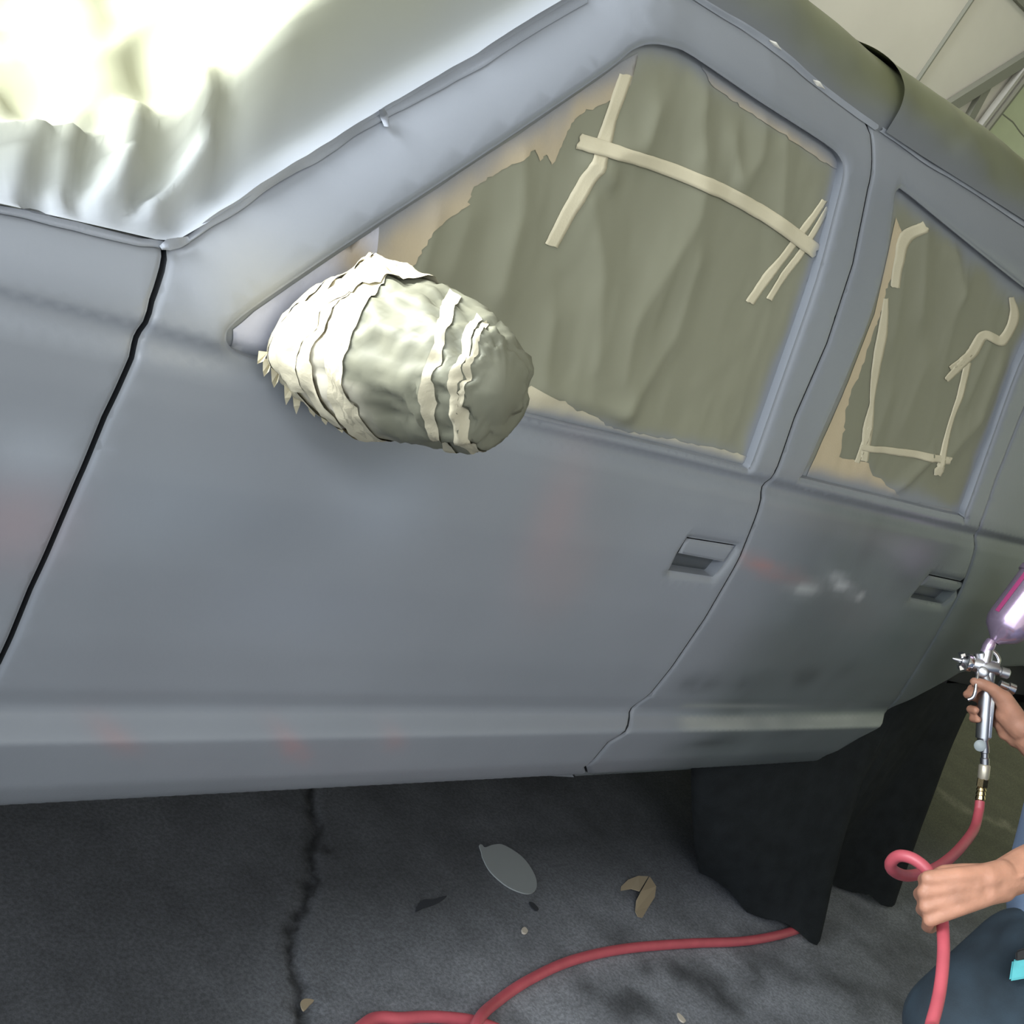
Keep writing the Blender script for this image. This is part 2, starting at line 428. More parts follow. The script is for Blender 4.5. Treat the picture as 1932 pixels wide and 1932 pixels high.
def paint_rear(x, z):
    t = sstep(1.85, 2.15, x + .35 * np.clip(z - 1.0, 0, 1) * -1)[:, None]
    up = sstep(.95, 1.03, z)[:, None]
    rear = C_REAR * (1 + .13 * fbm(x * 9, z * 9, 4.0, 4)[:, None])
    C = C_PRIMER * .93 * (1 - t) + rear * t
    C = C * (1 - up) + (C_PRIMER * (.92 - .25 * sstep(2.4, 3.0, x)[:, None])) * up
    for c, r, a, col, w in RSTAINS:
        k = (w * blob(x, z, c, r, a) * (.65 + .5 * fbm(x * 26, z * 40, 1.0, 3)))[:, None]; C = C * (1 - k) + col * k
    led = (sstep(.522, .529, z) * (1 - sstep(.541, .548, z)) * sstep(1.93, 2.0, x) * (1 - sstep(2.82, 2.85, x)))[:, None]
    led2 = (np.exp(-((z - .566) / .006) ** 2) * sstep(1.93, 1.97, x) * (1 - sstep(2.1, 2.5, x)) * .8)[:, None]
    k = np.clip(led * (.55 + .3 * fbm(x * 8, z * 40, 3., 2)[:, None]) + led2 * .6, 0, 1)
    return C * (1 - k) + np.array([.27, .28, .26]) * k

# ------------------------------------------------------------------ body outlines (side view x, z)
GAP_F_PX = [(312, 474), (313, 490), (309, 512), (290, 570), (266, 628), (256, 655), (200, 790), (150, 910), (60, 1115), (0, 1255)]
gf = np.array(spl(GAP_F_PX)); gf = np.vstack([gf, [gf[-1] + (0, -.15)], [[gf[-1][0], .392]]])
GAP_B_PX = [(1634, 226), (1645, 255), (1648, 290), (1640, 360), (1612, 500), (1563, 650), (1502, 790), (1446, 913), (1439, 930), (1433, 965), (1400, 1050), (1332, 1170), (1232, 1308), (1194, 1338), (1190, 1357), (1150, 1402), (1106, 1448), (1087, 1468)]
gb = np.array(spl(GAP_B_PX))
GAP_R_PX = [(1925, 790), (1880, 905), (1852, 985), (1840, 1040), (1818, 1105), (1772, 1190), (1715, 1285), (1676, 1342)]
gr = np.array(spl(GAP_R_PX))
top_r = np.array([gr[0][0] + .06, 1.42])
gr = np.vstack([[np.interp(gr[0][0] + .10, EDGE[16:, 0], EDGE[16:, 1]) * 0 + gr[0][0] + .10, 1.52], top_r, gr])
gr[0] = [gr[1][0] + .03, float(np.interp(gr[1][0] + .03, EDGE[17:, 0], EDGE[17:, 1]))]
BOT_PX = [(1087, 1468), (1350, 1452), (1480, 1442), (1560, 1426), (1620, 1395), (1676, 1342)]
ARCH_PX = [(1676, 1342), (1760, 1300), (1810, 1272), (1850, 1261), (1932, 1258)]
def trim_edge(x0, x1):
    return np.array([p for p in resample(EDGE, .02) if x0 <= p[0] <= x1])
i_pk = int(np.argmax(EDGE[:, 1] > 1.09))
car = empty('car', (1.9, .85, 0), 'grey primed four-door off-roader with every window masked off', 'car')

# fender
e0 = trim_edge(-.75, gf[0][0] - .004)
gfL = offset_line(gf, -.0030) if offset_line(gf, -.0030)[5][0] < gf[5][0] else offset_line(gf, .0030)
gfR = 2 * gf - gfL
arch_f = [(-.05 + .40 * math.cos(a), .36 + .40 * math.sin(a)) for a in np.linspace(.1, math.pi - .1, 24)]
fender = panel('front_fender', np.vstack([e0, gfL, arch_f, [[-.75, .42]]]), [], M_PRIMER, car, paint_front)
# front door
gbL = offset_line(gb, -.0018) if offset_line(gb, -.0018)[5][0] < gb[5][0] else offset_line(gb, .0018)
gbR = 2 * gb - gbL
WIN_F_PX = [(436, 655), (432, 640), (440, 622), (480, 588), (600, 505), (720, 425), (850, 340), (1000, 240), (1120, 158), (1170, 122), (1200, 97), (1235, 86), (1275, 92), (1315, 110), (1440, 195), (1560, 272), (1590, 300), (1596, 330), (1580, 400), (1545, 530), (1490, 690), (1430, 860), (1418, 886), (1400, 884), (1250, 846), (1000, 790), (800, 738), (640, 704), (520, 690), (460, 674)]
wf = np.array(spl(WIN_F_PX))
wf = spline(list(wf), n=3, closed=True)
HND_F_PX = [(1300, 1017), (1394, 1032), (1372, 1066), (1350, 1092), (1266, 1080), (1281, 1048)]
hf = np.array(spl(HND_F_PX))
top_e = np.array([p for p in resample(EDGE[1:], .012)])
def edge_between(pA, pB):
    L = resample(EDGE, .01); ia = np.argmin(np.linalg.norm(L - pA, axis=1)); ib = np.argmin(np.linalg.norm(L - pB, axis=1))
    return L[ia:ib + 1] if ia <= ib else L[ib:ia + 1][::-1]
eF = edge_between(gf[0], gb[0])
oF = np.vstack([gfR[1:], gbL[::-1][:-1], eF[::-1][1:-1]])
def dents(x, z): return np.zeros_like(x)
fdoor = panel('front_door', oF, [wf, hf], M_PRIMER, car, paint_front)
# rear door
WIN_R_PX = [(1693, 372), (1700, 360), (1714, 366), (1800, 436), (1932, 542)]
wr = spl(WIN_R_PX)
xr = sp(1927, 690)
wr_r = [np.array([xr[0] + .035, wr[-1][1] - .002]), np.array([xr[0] + .045, wr[-1][1] - .03]), xr]
wr = np.array(wr + wr_r + spl([(1880, 818), (1826, 968), (1815, 976), (1680, 944), (1530, 908), (1518, 902), (1528, 880), (1600, 718), (1650, 590), (1678, 480), (1690, 400)]))
wr = spline(list(wr), n=3, closed=True)
HND_R_PX = [(1756, 1086), (1830, 1102), (1806, 1120), (1782, 1142), (1720, 1130), (1738, 1108)]
hr = np.array(spl(HND_R_PX))
grL = offset_line(gr, -.0013) if offset_line(gr, -.0013)[5][0] < gr[5][0] else offset_line(gr, .0013)
grR = 2 * gr - grL
eR = edge_between(gb[0], gr[0])
bot = np.array(spl(BOT_PX))
oR = np.vstack([gbR, bot[1:-1], grL[::-1][:-1], eR[::-1][1:-1]])
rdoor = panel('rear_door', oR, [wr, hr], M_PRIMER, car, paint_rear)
# quarter panel with the wheel arch
arch = np.array(spl(ARCH_PX))
arch_x = [arch[-1] + (.10, -.012), arch[-1] + (.22, -.06), arch[-1] + (.32, -.15), np.array([arch[-1][0] + .37, .46]), np.array([4.35, .46])]
eQ = edge_between(gr[0], EDGE[-1])
oQ = np.vstack([grR, arch[1:], arch_x, [[4.35, 1.0]], [[EDGE[-1][0] + .05, EDGE[-1][1] - .01]], eQ[::-1][:-1]])
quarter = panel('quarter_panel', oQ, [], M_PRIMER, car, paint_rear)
# dark inner shell seen through the shut lines
def dark_col(x, z): return np.tile([.012, .013, .015], (len(x), 1))
inner = np.vstack([e0 + (0, -.004), eF, eR, eQ, [[4.3, .50]], [[3.0, .62]], [[2.86, .58]], [[2.3, .43]], [[.75, .41]], [[.36, .45]], [[.3, .6]], [[-.05, .80]], [[-.5, .6]], [[-.7, .45]]])
shell = panel('inner_shell', inner, [], M_DARK, car, dark_col, yoff=.030, dx=.05, flange=.3)

# ------------------------------------------------------------------ door handles
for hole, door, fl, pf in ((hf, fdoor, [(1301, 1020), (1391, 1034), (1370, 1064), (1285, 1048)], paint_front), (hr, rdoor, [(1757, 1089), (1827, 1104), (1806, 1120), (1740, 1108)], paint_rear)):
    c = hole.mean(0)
    panel('handle_recess', c + (hole - c) * 1.06, [], M_PRIMER, door, lambda x, z: np.tile([.055, .062, .068], (len(x), 1)), yoff=.024, dx=.012, flange=.004)  # cavity coloured dark in place of the shade under the flap
    panel('handle_flap', np.array(spl(fl)), [], M_PRIMER, door, pf, yoff=.004, dx=.012, flange=.014, edge_r=.003)

# hood, roof sheet and cabin end so that the body closes behind the paper
def surf(name, xs, ys, zf, m, parent, colc):
    X, Y = np.meshgrid(xs, ys, indexing='ij'); Z = zf(X, Y)
    V = np.stack([X, Y, Z], -1).reshape(-1, 3)
    return mesh_obj(name, V, grid_faces(len(xs), len(ys)), m, parent, True, np.tile(colc, (len(V), 1)))
ex, ez = EDGE[:, 0], EDGE[:, 1]
i_top = 14
def edge_z_front(x): return np.interp(x, ex[:i_top + 1], ez[:i_top + 1])
def edge_z_roof(x): return np.interp(x, ex[i_top:], ez[i_top:])
hx = np.linspace(-.75, .72, 16); hy = np.linspace(0, 1, 13)
def hood_surface():
    V = []
    for x in hx:
        z0 = float(edge_z_front(x)); y0 = float(side(x, z0)[0])
        for t in hy:
            V.append((x, y0 + (1.66 - 2 * y0) * t + y0 * 0, z0 - .012 + .03 * math.sin(math.pi * t)))
    return V
V = hood_surface()
mesh_obj('hood', V, grid_faces(16, 13), M_PRIMER, car, True, np.tile(C_PRIMER, (len(V), 1)))
zn = np.linspace(.42, 1.02, 8); yn = np.linspace(.06, 1.6, 12)
V = [(-.75 - .05 * math.sin(math.pi * (y - .06) / 1.54), y, z) for z in zn for y in yn]
mesh_obj('nose_panel', V, grid_faces(8, 12), M_PRIMER, car, True, np.tile(C_PRIMER, (len(V), 1)))
V = [(4.34 - max(0, z - 1.0) / .5 * (4.30 - EDGE[-1][0]), y, z) for z in np.linspace(.46, 1.50, 6) for y in np.linspace(.2, 1.5, 6)]
mesh_obj('tail_panel', V, grid_faces(6, 6), M_PRIMER, car, True, np.tile(C_REAR, (len(V), 1)))
m = MB(); m.box((1.9, .85, .45), (2.2, 0, 0), (0, .70, 0), (0, 0, .02)); m.build('floor_pan', M_DARK, car, False)
m = MB(); m.box((1.8, 1.62, .75), (2.5, 0, 0), (0, .02, 0), (0, 0, .30)); m.build('body_side_panel', M_PRIMER, car, False)
a = m.V and bpy.data.objects['body_side_panel'].data.color_attributes.new('Col', 'FLOAT_COLOR', 'POINT')
a.data.foreach_set('color', np.tile([*C_PRIMER, 1.0], 8).astype(np.float32))
def wheel(c, r, w):
    m = MB(); m.lathe((c[0], c[1], c[2]), (c[0], c[1] + w, c[2]), [(0, r * .60), (0, r * .9), (.08, r * .97), (.22, r), (.78, r), (.92, r * .97), (1, r * .9), (1, r * .6)], 40)
    t = m.build('wheel', M_BLACK, car)
    m = MB(); m.lathe((c[0], c[1] + .03, c[2]), (c[0], c[1] + .08, c[2]), [(0, r * .2), (0, r * .58), (1, r * .6)], 30); m.build('rim', M_STEEL, t)
wheel((2.99, .10, .33), .33, .20); wheel((-.05, .07, .34), .34, .20)

# ------------------------------------------------------------------ masked windows
C_PAPER = np.array([.205, .203, .145]); C_TAPE = np.array([.52, .47, .335]); C_TAN = np.array([.40, .33, .22]); C_OVER = np.array([.195, .208, .232])
def folds_fn(segs, nsc, namp, seed, fine=.0012):
    S = [(np.array([sp(*p) for p in pts]), A, w) for pts, A, w in segs]
    def f(x, z):
        x = np.asarray(x, float); z = np.asarray(z, float); P = np.stack([x, z], 1); h = np.zeros(len(x))
        for L, A, w in S:
            d = dist_poly(P, L); h += A * np.clip(1 - d / (w * 1.5), 0, 1) ** 1.6
        q = fbm(x * nsc * 1.6 + .4 * z, z * nsc * .55, seed, 3)
        h += namp * (1 - np.abs(q) * 1.6)
        h += fine * (1 - np.abs(fbm(x * 23, z * 17, seed + 9, 2)) * 2)
        return h
    return f
FF = folds_fn([([(1000, 290), (1000, 400), (960, 560)], .010, .035), ([(1130, 390), (1150, 520), (1135, 700)], .012, .05), ([(1255, 215), (1235, 280), (1175, 300)], .010, .03),
               ([(1345, 160), (1340, 300)], .010, .03), ([(1340, 370), (1330, 420), (1210, 620), (1190, 720)], .013, .055), ([(1460, 215), (1455, 300), (1420, 360)], .008, .03),
               ([(1400, 270), (1410, 340)], .008, .022), ([(1130, 310), (1165, 345)], .010, .02), ([(840, 410), (800, 560)], .008, .04), ([(1060, 760), (1200, 800)], .007, .03),
               ([(900, 420), (870, 520)], .006, .03), ([(1060, 620), (1040, 740)], .006, .03), ([(1190, 790), (1290, 640), (1330, 500)], .008, .03), ([(1500, 260), (1490, 420)], .006, .03)], 7, .0012, 3.0, .0007)
FR = folds_fn([([(1760, 430), (1750, 600)], .010, .04), ([(1815, 470), (1830, 560)], .008, .03), ([(1720, 500), (1700, 640)], .007, .04), ([(1900, 690), (1860, 800), (1790, 880)], .010, .035),
               ([(1770, 870), (1700, 940)], .010, .02), ([(1880, 660), (1840, 760)], .007, .03), ([(1690, 760), (1650, 880)], .006, .03), ([(1760, 700), (1720, 800)], .007, .04), ([(1830, 560), (1790, 700)], .006, .04)], 7, .0012, 8.0, .0007)
def sheet(name, outline, yfun, colfn, m, parent=None, step=.008, lift=0.0):
    outline = resample(outline, step, True)
    lo, hi = outline.min(0), outline.max(0)
    X, Z = np.meshgrid(np.arange(lo[0], hi[0], step), np.arange(lo[1], hi[1], step)); X = X + (np.arange(X.shape[0])[:, None] % 2) * step / 2
    G = np.stack([X.ravel(), Z.ravel()], 1); G = G[inside(G, outline)]; G = G[dist_poly(G, outline, True) > step * .35]
    P = [Vector(p) for p in outline] + [Vector(p) for p in G]
    vo, _, fo, _, _, _ = delaunay_2d_cdt(P, [(i, (i + 1) % len(outline)) for i in range(len(outline))], [], 0, 1e-6)
    Q = np.array([tuple(v) for v in vo]); T = np.array([f for f in fo if len(f) == 3]); T = T[inside(Q[T].mean(1), outline)]
    V = np.stack([Q[:, 0], yfun(Q[:, 0], Q[:, 1]) - lift, Q[:, 1]], 1)
    n = np.cross(V[T[:, 1]] - V[T[:, 0]], V[T[:, 2]] - V[T[:, 0]]); fl = n[:, 1] > 0; T[fl] = T[fl][:, ::-1]
    return mesh_obj(name, V, T, m, parent, True, colfn(Q[:, 0], Q[:, 1]))
def make_window(win, F):
    def Yp(x, z):
        P = np.stack([np.asarray(x, float), np.asarray(z, float)], 1)
        e = np.clip(dist_poly(P, win, True) / .03, 0, 1)
        return side(x, z) + .020 - F(x, z) * e
    def over(c, reach=.014, amt=1.0, jit=.5):
        def f(x, z):
            P = np.stack([x, z], 1); d = dist_poly(P, win, True); d = np.where(inside(P, win), d, 0)
            k = amt * np.exp(-(d / (reach * (1 + jit * fbm(x * 14, z * 14, 3.3, 3)))) ** 2)
            k = np.clip(k, 0, 1)[:, None]
            return np.array(c) * (1 - k) + C_OVER * k
        return f
    return Yp, over
def spw(px, py): return sp(px, py, .018)
def ribbon(name, pts, hw, Yp, colfn, parent, lift=.0018, torn=.25, m=None, n=10):
    """tape strip along image-measured centre points, laid on the paper"""
    c = spline([np.array(p, float) for p in pts], n=n); k = len(c)
    T = np.gradient(c, axis=0); T /= np.linalg.norm(T, axis=1)[:, None]; N = np.stack([-T[:, 1], T[:, 0]], 1)
    hwv = np.interp(np.linspace(0, 1, k), np.linspace(0, 1, len(np.atleast_1d(hw))), np.atleast_1d(hw))
    rows = []
    for j, u in enumerate((-1, -.5, 0, .5, 1)):
        q = c + N * (hwv * u)[:, None] * (1 + .06 * noise(np.arange(k) * .9, u * 3.1, 1.7))[:, None]
        q[0] -= T[0] * hwv[0] * torn * random.uniform(-1, 1); q[-1] += T[-1] * hwv[-1] * torn * random.uniform(-1, 1)
        rows.append([spw(*p) for p in q])
    Q = np.array(rows).transpose(1, 0, 2).reshape(-1, 2)
    y = Yp(Q[:, 0], Q[:, 1]).reshape(k, 5)
    y = np.minimum(y, y.mean(1, keepdims=True)) if False else y
    V = np.stack([Q[:, 0], y.ravel() - lift, Q[:, 1]], 1)
    V2 = V + np.array([0, .0009, 0])
    fc = grid_faces(k, 5); b = len(V)
    fc = fc + [tuple(i + b for i in f[::-1]) for f in fc]
    for i in range(k - 1):
        fc += [(i * 5, i * 5 + b, (i + 1) * 5 + b, (i + 1) * 5), (i * 5 + 4, (i + 1) * 5 + 4, (i + 1) * 5 + 4 + b, i * 5 + 4 + b)]
    return mesh_obj(name, np.vstack([V, V2]), fc, m or M_TAPE, parent, True, np.tile(colfn(Q[:, 0], Q[:, 1]), (2, 1)))

def torn(P, amp=4, step=9, seed=0):
    """ragged paper edge through image points"""
    L = resample([np.array(p, float) for p in P], step); r = np.random.default_rng(seed)
    L[1:-1] += r.normal(0, amp * .5, (len(L) - 2, 2)); return [tuple(p) for p in L]

# front window
Yf, over_f = make_window(wf, FF)
wc = wf.mean(0)
def grow(W, d):
    T = np.roll(W, -1, 0) - np.roll(W, 1, 0); T /= np.linalg.norm(T, axis=1)[:, None] + 1e-12
    N = np.stack([-T[:, 1], T[:, 0]], 1); s = 1 if not inside((W + N * .003)[:40], W).mean() > .5 else -1
    return W + N * d * s
wp = sheet('window_masking_paper', grow(wf, .004), Yf, over_f(C_PAPER, .016), M_PAPER)
tag(wp, 'olive masking paper filling the big front door window, tape strips across its top', 'masking paper')
cap_t = over_f(C_TAPE, .010)
tan_t = over_f(C_TAN, .030, 1.0)
def taped(name, pts, Yp, c, parent, lift=.0012): return sheet(name, np.array([spw(*p) for p in pts]), Yp, c, M_TAPE, parent, .007, lift)
o = taped('tape_strip', [(700, 436), (860, 332), (1010, 232), (1130, 150), (1172, 118), (1205, 100)] + torn([(1190, 160), (1165, 185), (1130, 200), (1085, 222), (1062, 268), (1042, 311), (1030, 290), (1018, 302), (1005, 280), (908, 345), (894, 352), (880, 385), (812, 432), (798, 462), (765, 514), (740, 520), (705, 480)], 3, 8, 1), Yf, tan_t, wp)
o['label'] = 'tan tape band with torn edge under the windscreen pillar'
def sail_col(x, z):
    C = over_f((.46, .46, .52), .008)(x, z)
    k = (.8 * blob(x, z, spw(672, 492), (.025, .022)))[:, None]
    return C * (1 - k) + np.array([.36, .27, .14]) * k
o = taped('tape_band', [(436, 655), (440, 622), (480, 588), (600, 505), (715, 428), (712, 470), (708, 500), (690, 600), (640, 704), (520, 690), (460, 674)], Yf, sail_col, wp, .0016)
o['label'] = 'grey oversprayed tape in the front corner of the window'
taped('tape_strip', [(1320, 108), (1440, 192), (1562, 272), (1592, 300), (1594, 320)] + torn([(1575, 318), (1560, 310), (1500, 270), (1420, 215), (1340, 160), (1325, 130)], 2.5, 9, 2), Yf, over_f(C_TAN * 1.1, .020), wp)
taped('tape_strip', [(985, 742), (1000, 726)] + torn([(1050, 752), (1132, 790), (1142, 802), (1190, 816), (1300, 836), (1392, 856), (1424, 872)], 3, 9, 3) + [(1420, 888), (1400, 886), (1250, 848), (1000, 793), (970, 785)], Yf, over_f(C_TAPE * .95, .013), wp)
for P, h in (([(1182, 140), (1150, 232), (1120, 305), (1080, 378), (1040, 465)], [12, 12, 13, 12, 12]), ([(1090, 265), (1180, 290), (1330, 345), (1440, 403), (1540, 474)], [15, 13, 14, 14, 14]),
             ([(1556, 378), (1490, 470), (1450, 520), (1415, 572)], [6, 7, 8, 8]), ([(1563, 392), (1515, 472), (1480, 520), (1450, 565)], [5, 6, 7, 6])):
    ribbon('tape_strip', P, h, Yf, cap_t, wp, lift=.0034 if h[0] == 15 else .0018)

# rear window
Yr, over_r = make_window(wr, FR)
wq = sheet('window_masking_paper', grow(wr, .004), Yr, over_r(C_PAPER * .86, .022), M_PAPER)
tag(wq, 'olive masking paper over the smaller rear door window, with dangling twisted tape', 'masking paper')
tr_ = over_r(C_TAPE * .86, .012); tanr = over_r(C_TAN * 1.05, .014)
taped('tape_strip', [(1690, 410), (1650, 592), (1600, 720), (1528, 885), (1520, 904), (1680, 946), (1812, 978)] + torn([(1796, 962), (1740, 948), (1700, 944), (1668, 908), (1645, 896), (1636, 872), (1584, 862), (1600, 760), (1640, 650), (1664, 572), (1690, 485), (1702, 440)], 3, 9, 4), Yr, tanr, wq)
for P, h in (([(1742, 424), (1707, 448), (1693, 490), (1685, 540)], [9, 12, 8, 7]), ([(1670, 562), (1664, 620), (1652, 700), (1645, 760), (1636, 810), (1628, 868)], [4, 8, 8, 4, 8, 6]), ([(1640, 806), (1626, 845), (1616, 872)], [4, 5, 4]),
             ([(1624, 843), (1700, 853), (1788, 866)], [6, 7, 7]), ([(1908, 560), (1913, 600), (1890, 642), (1856, 632), (1832, 668), (1784, 716)], [5, 10, 9, 8, 10, 6]), ([(1826, 684), (1812, 740), (1796, 790), (1768, 878)], [7, 5, 4, 5]),
             ([(1836, 660), (1815, 680), (1790, 694)], [6, 7, 4]), ([(1771, 876), (1768, 886), (1766, 895)], [5, 8, 6])):
    ribbon('tape_strip', P, h, Yr, tr_, wq)

# ------------------------------------------------------------------ windscreen paper (a height field over the cowl and the screen)
def edge_y(x): return side(x, edge_z_front(x))
def xb(y): return .69 - .27 * (1 - np.clip((.85 - y) / .8, -1, 1) ** 2)
XS = np.arange(.05, EDGE[i_top][0] + .001, .0085)
TS = np.concatenate([np.arange(0, .06, .005), np.arange(.06, .55, .0085), np.arange(.55, 1.45, .03)])
def ws_base(x, t):
    ze = edge_z_front(x); ye = edge_y(x.ravel()).reshape(x.shape); y = ye + t
    zw = 1.085 + (x - xb(y)) * .78; zh = 1.075 + .012 * np.sin(np.clip(y, 0, 1.7) / 1.7 * np.pi)
    k = .03; H = .5 * (zw + zh + np.sqrt((zw - zh) ** 2 + k * k))
    tr = np.interp(x, [.5, .72, .82, 1.0, 1.3], [.06, .066, .078, .10, .12]); rise = np.interp(x, [.5, .72, .82, 1.0, 1.3], [.03, .085, .150, .19, .13])
    yr = ye + tr; zwr = 1.085 + (x - xb(yr)) * .78; Hr = .5 * (zwr + zh + np.sqrt((zwr - zh) ** 2 + k * k))
    s = np.clip(t / tr, 0, 1); zr = ze + rise
    q = (s - .38) / .62; ramp = .5 * (q + np.sqrt(q * q + .012)) / (.5 * (1 + math.sqrt(1.012)))
    strip = ze + rise * (.16 * s + .84 * (ramp - ramp.min() * (1 - s)))
    H = H + (zr - Hr) * np.exp(-(np.maximum(t - tr, 0) / .28) ** 2)
    low = sstep(.75, .66, x)                                                # lower, crumpled end: a softer rise
    strip2 = ze + (H - ze) * sstep(0, 1, np.clip(t / .10, 0, 1))
    strip = strip * (1 - low) + strip2 * low
    return np.where(t < tr, strip, H), y
_X, _T = np.meshgrid(XS, TS, indexing='ij')
_Z, _Yw = ws_base(_X, _T)
def hit_ws(px, py):
    r = ray(px, py); L = np.linalg.norm(r); r = r / L; last = None
    for d in np.arange(.9, 2.2, .01):
        p = CAM + r * d
        if p[0] < .06 or p[0] > XS[-1]: continue
        xa = np.array([[p[0]]]); t = p[1] - float(edge_y(np.array([p[0]]))[0])
        if t < 0: continue
        z, _ = ws_base(xa, np.array([[t]]))
        if p[2] < z[0, 0]: return np.array([p[0], p[1]])
    return np.array([p[0], p[1]])
WF = [([(343, 207), (352, 262), (346, 370), (258, 428)], .016, .030), ([(236, 226), (216, 330), (180, 392)], .014, .026), ([(290, 296), (262, 345), (182, 392)], .010, .020),
      ([(10, 15), (100, 200), (85, 270), (60, 400)], -.014, .05), ([(60, 300), (150, 352)], .010, .02), ([(345, 375), (262, 430)], .010, .016), ([(150, 350), (185, 398)], -.012, .018), ([(130, 220), (60, 250), (20, 300)], .008, .03),
      ([(240, 300), (290, 294)], -.010, .016), ([(300, 330), (235, 400)], -.012, .022), ([(110, 300), (100, 390)], .010, .022), ([(30, 320), (20, 395)], .008, .025), ([(400, 235), (330, 410)], -.006, .03)]
WP = np.stack([_X.ravel(), _Yw.ravel()], 1); dz = np.zeros(len(WP))
for pts, A, w in WF:
    L = np.array([hit_ws(*p) for p in pts]); d = dist_poly(WP, L); dz += 1.35 * A * np.clip(1 - d / w, 0, 1) ** 1.1
lowm = sstep(.90, .72, _X.ravel()) * sstep(0, .03, _T.ravel())
dz += lowm * .008 * (1 - 2 * np.abs(fbm(WP[:, 0] * 17, WP[:, 1] * 10, 2.2, 2)))
dz += .0025 * sstep(0, .06, _T.ravel()) * fbm(WP[:, 0] * 6, WP[:, 1] * 6, 7.0, 3)
edge_fade = sstep(0, .012, _T.ravel())
Vw = np.stack([_X.ravel(), _Yw.ravel() - .006, _Z.ravel() + dz * edge_fade + .004], 1)
C_WP = np.array([.255, .255, .165])
ov = np.clip(np.exp(-(_T.ravel() / (.075 * (1 + .25 * fbm(WP[:, 0] * 7, WP[:, 1] * 7, 1.1, 2)))) ** 2), 0, 1)[:, None] * .92
ws = mesh_obj('windscreen_masking_paper', Vw, grid_faces(len(XS), len(TS)), M_PAPER, None, True, C_WP * (1 - ov) + C_OVER * 1.25 * ov)
tag(ws, 'crumpled masking paper over the windscreen, glaring white in daylight', 'masking paper')
# taped edge along the pillar
def edge_tape(name, pxs, hw, parent, yo, seed, wob=2.0):
    c = spline([np.array(p, float) for p in pxs], n=8); c[:, 1] += wob * fbm(c[:, 0] * .02, seed, 0, 2)
    T = np.gradient(c, axis=0); T /= np.linalg.norm(T, axis=1)[:, None]; N = np.stack([-T[:, 1], T[:, 0]], 1); k = len(c)
    hwv = np.interp(np.linspace(0, 1, k), np.linspace(0, 1, len(hw)), hw)
    rows = [[np.array([*q]) for q in c + N * (hwv * u)[:, None]] for u in (-1, -.33, .33, 1)]
    V = []
    for j, r in enumerate(rows):
        for p in r:
            q = sp(*p); y = float(side(q[0], q[1])[0]); V.append((q[0], y - yo - (.004 if j in (1, 2) else .0012), q[1]))
    V = np.array(V).reshape(4, k, 3).transpose(1, 0, 2).reshape(-1, 3)
    col = np.tile(C_OVER * 1.12, (len(V), 1)) * (1 + .08 * fbm(V[:, 0] * 20, V[:, 2] * 20, seed, 2))[:, None]
    return mesh_obj(name, V, grid_faces(k, 4), M_TAPE, parent, True, col)
o = edge_tape('tape_strip', [(335, 459), (420, 404), (520, 338), (600, 290), (660, 247), (720, 212), (820, 158), (920, 100), (1010, 42), (1100, -12)], [4, 10, 8, 11, 9, 10, 13, 14, 14, 14], ws, .001, 1.0, 3)
o['label'] = 'grey oversprayed tape along the windscreen pillar'
edge_tape('tape_strip', [(-20, 388), (60, 405), (150, 428), (240, 450), (305, 462)], [7, 8, 9, 8, 7], ws, .001, 2.0, 2)
edge_tape('tape_strip', [(712, 200), (717, 214), (722, 232)], [5, 8, 5], ws, .007, 3.0, 0)
m_ = edge_tape('tape_strip', [(296, 462), (312, 456), (332, 452), (350, 446)], [4, 11, 10, 6], ws, .006, 4.0, 0)

# ------------------------------------------------------------------ roof paper, two overlapping sheets
def roof_sheet(name, x0, x1, lift, label, lip=0.0, seed=1.0, bow=0.0):
    xs = np.arange(x0, x1 + .001, .02); ts = np.concatenate([np.linspace(0, .16, 22), np.linspace(.18, 1.3, 24)]); V = []; C = []
    for x_ in xs:
        for t in ts:
            s = min(t / .16, 1)
            x = x_ + bow * math.sin(math.pi * min(1, t / .20)) * max(0, 1 - (x_ - x0) / .5)
            ze = float(edge_z_roof(x)); ye = float(side(x, ze)[0])
            y = ye - .004 - .012 * math.sin(math.pi * s) * 1 + t * 1.0
            z = ze - .004 + .115 * (1 - (1 - s) ** 2) + .035 * math.sin(min(1, max(0, (t - .16) / 1.14)) * math.pi)
            n = float(fbm(x * 5, t * 9, seed, 3)); b = lift + .006 * n * min(1, t / .03)
            b += lip * math.exp(-((x_ - x0) / .06) ** 2) * math.sin(math.pi * min(1, t / .20)) 
            V.append((x, y - b * .8, z + b * .6))
            k = math.exp(-(t / (.042 + .02 * n)) ** 2) * .95
            C.append(np.array([.125, .13, .066]) * (1 - k) + C_OVER * .66 * k)
    o = mesh_obj(name, V, grid_faces(len(xs), len(ts)), M_PAPER, None, True, np.array(C)); tag(o, label, 'masking paper'); return o
xl = sp(1668, 236)[0]
roof_a = roof_sheet('roof_masking_paper', EDGE[i_top][0] - .02, xl + .30, .0, 'dark olive paper over the roof above the front door, tucked under the next sheet', 0, 1.0)
roof_b = roof_sheet('roof_masking_paper', xl + .005, 4.3, .008, 'dark olive paper over the roof above the rear door, its front lip curling up', .006, 5.0, .065)
edge_tape('tape_strip', [(1200, -60), (1260, -45), (1312, -6), (1380, 36), (1455, 86), (1545, 162), (1600, 203), (1652, 240)], [5, 6, 6, 7, 8, 6, 6, 6], roof_a, .001, 5.0, 2)
edge_tape('tape_strip', [(1660, 244), (1740, 298), (1830, 352), (1932, 420), (1990, 455)], [5, 5, 6, 6, 6], roof_b, .001, 6.0, 2)
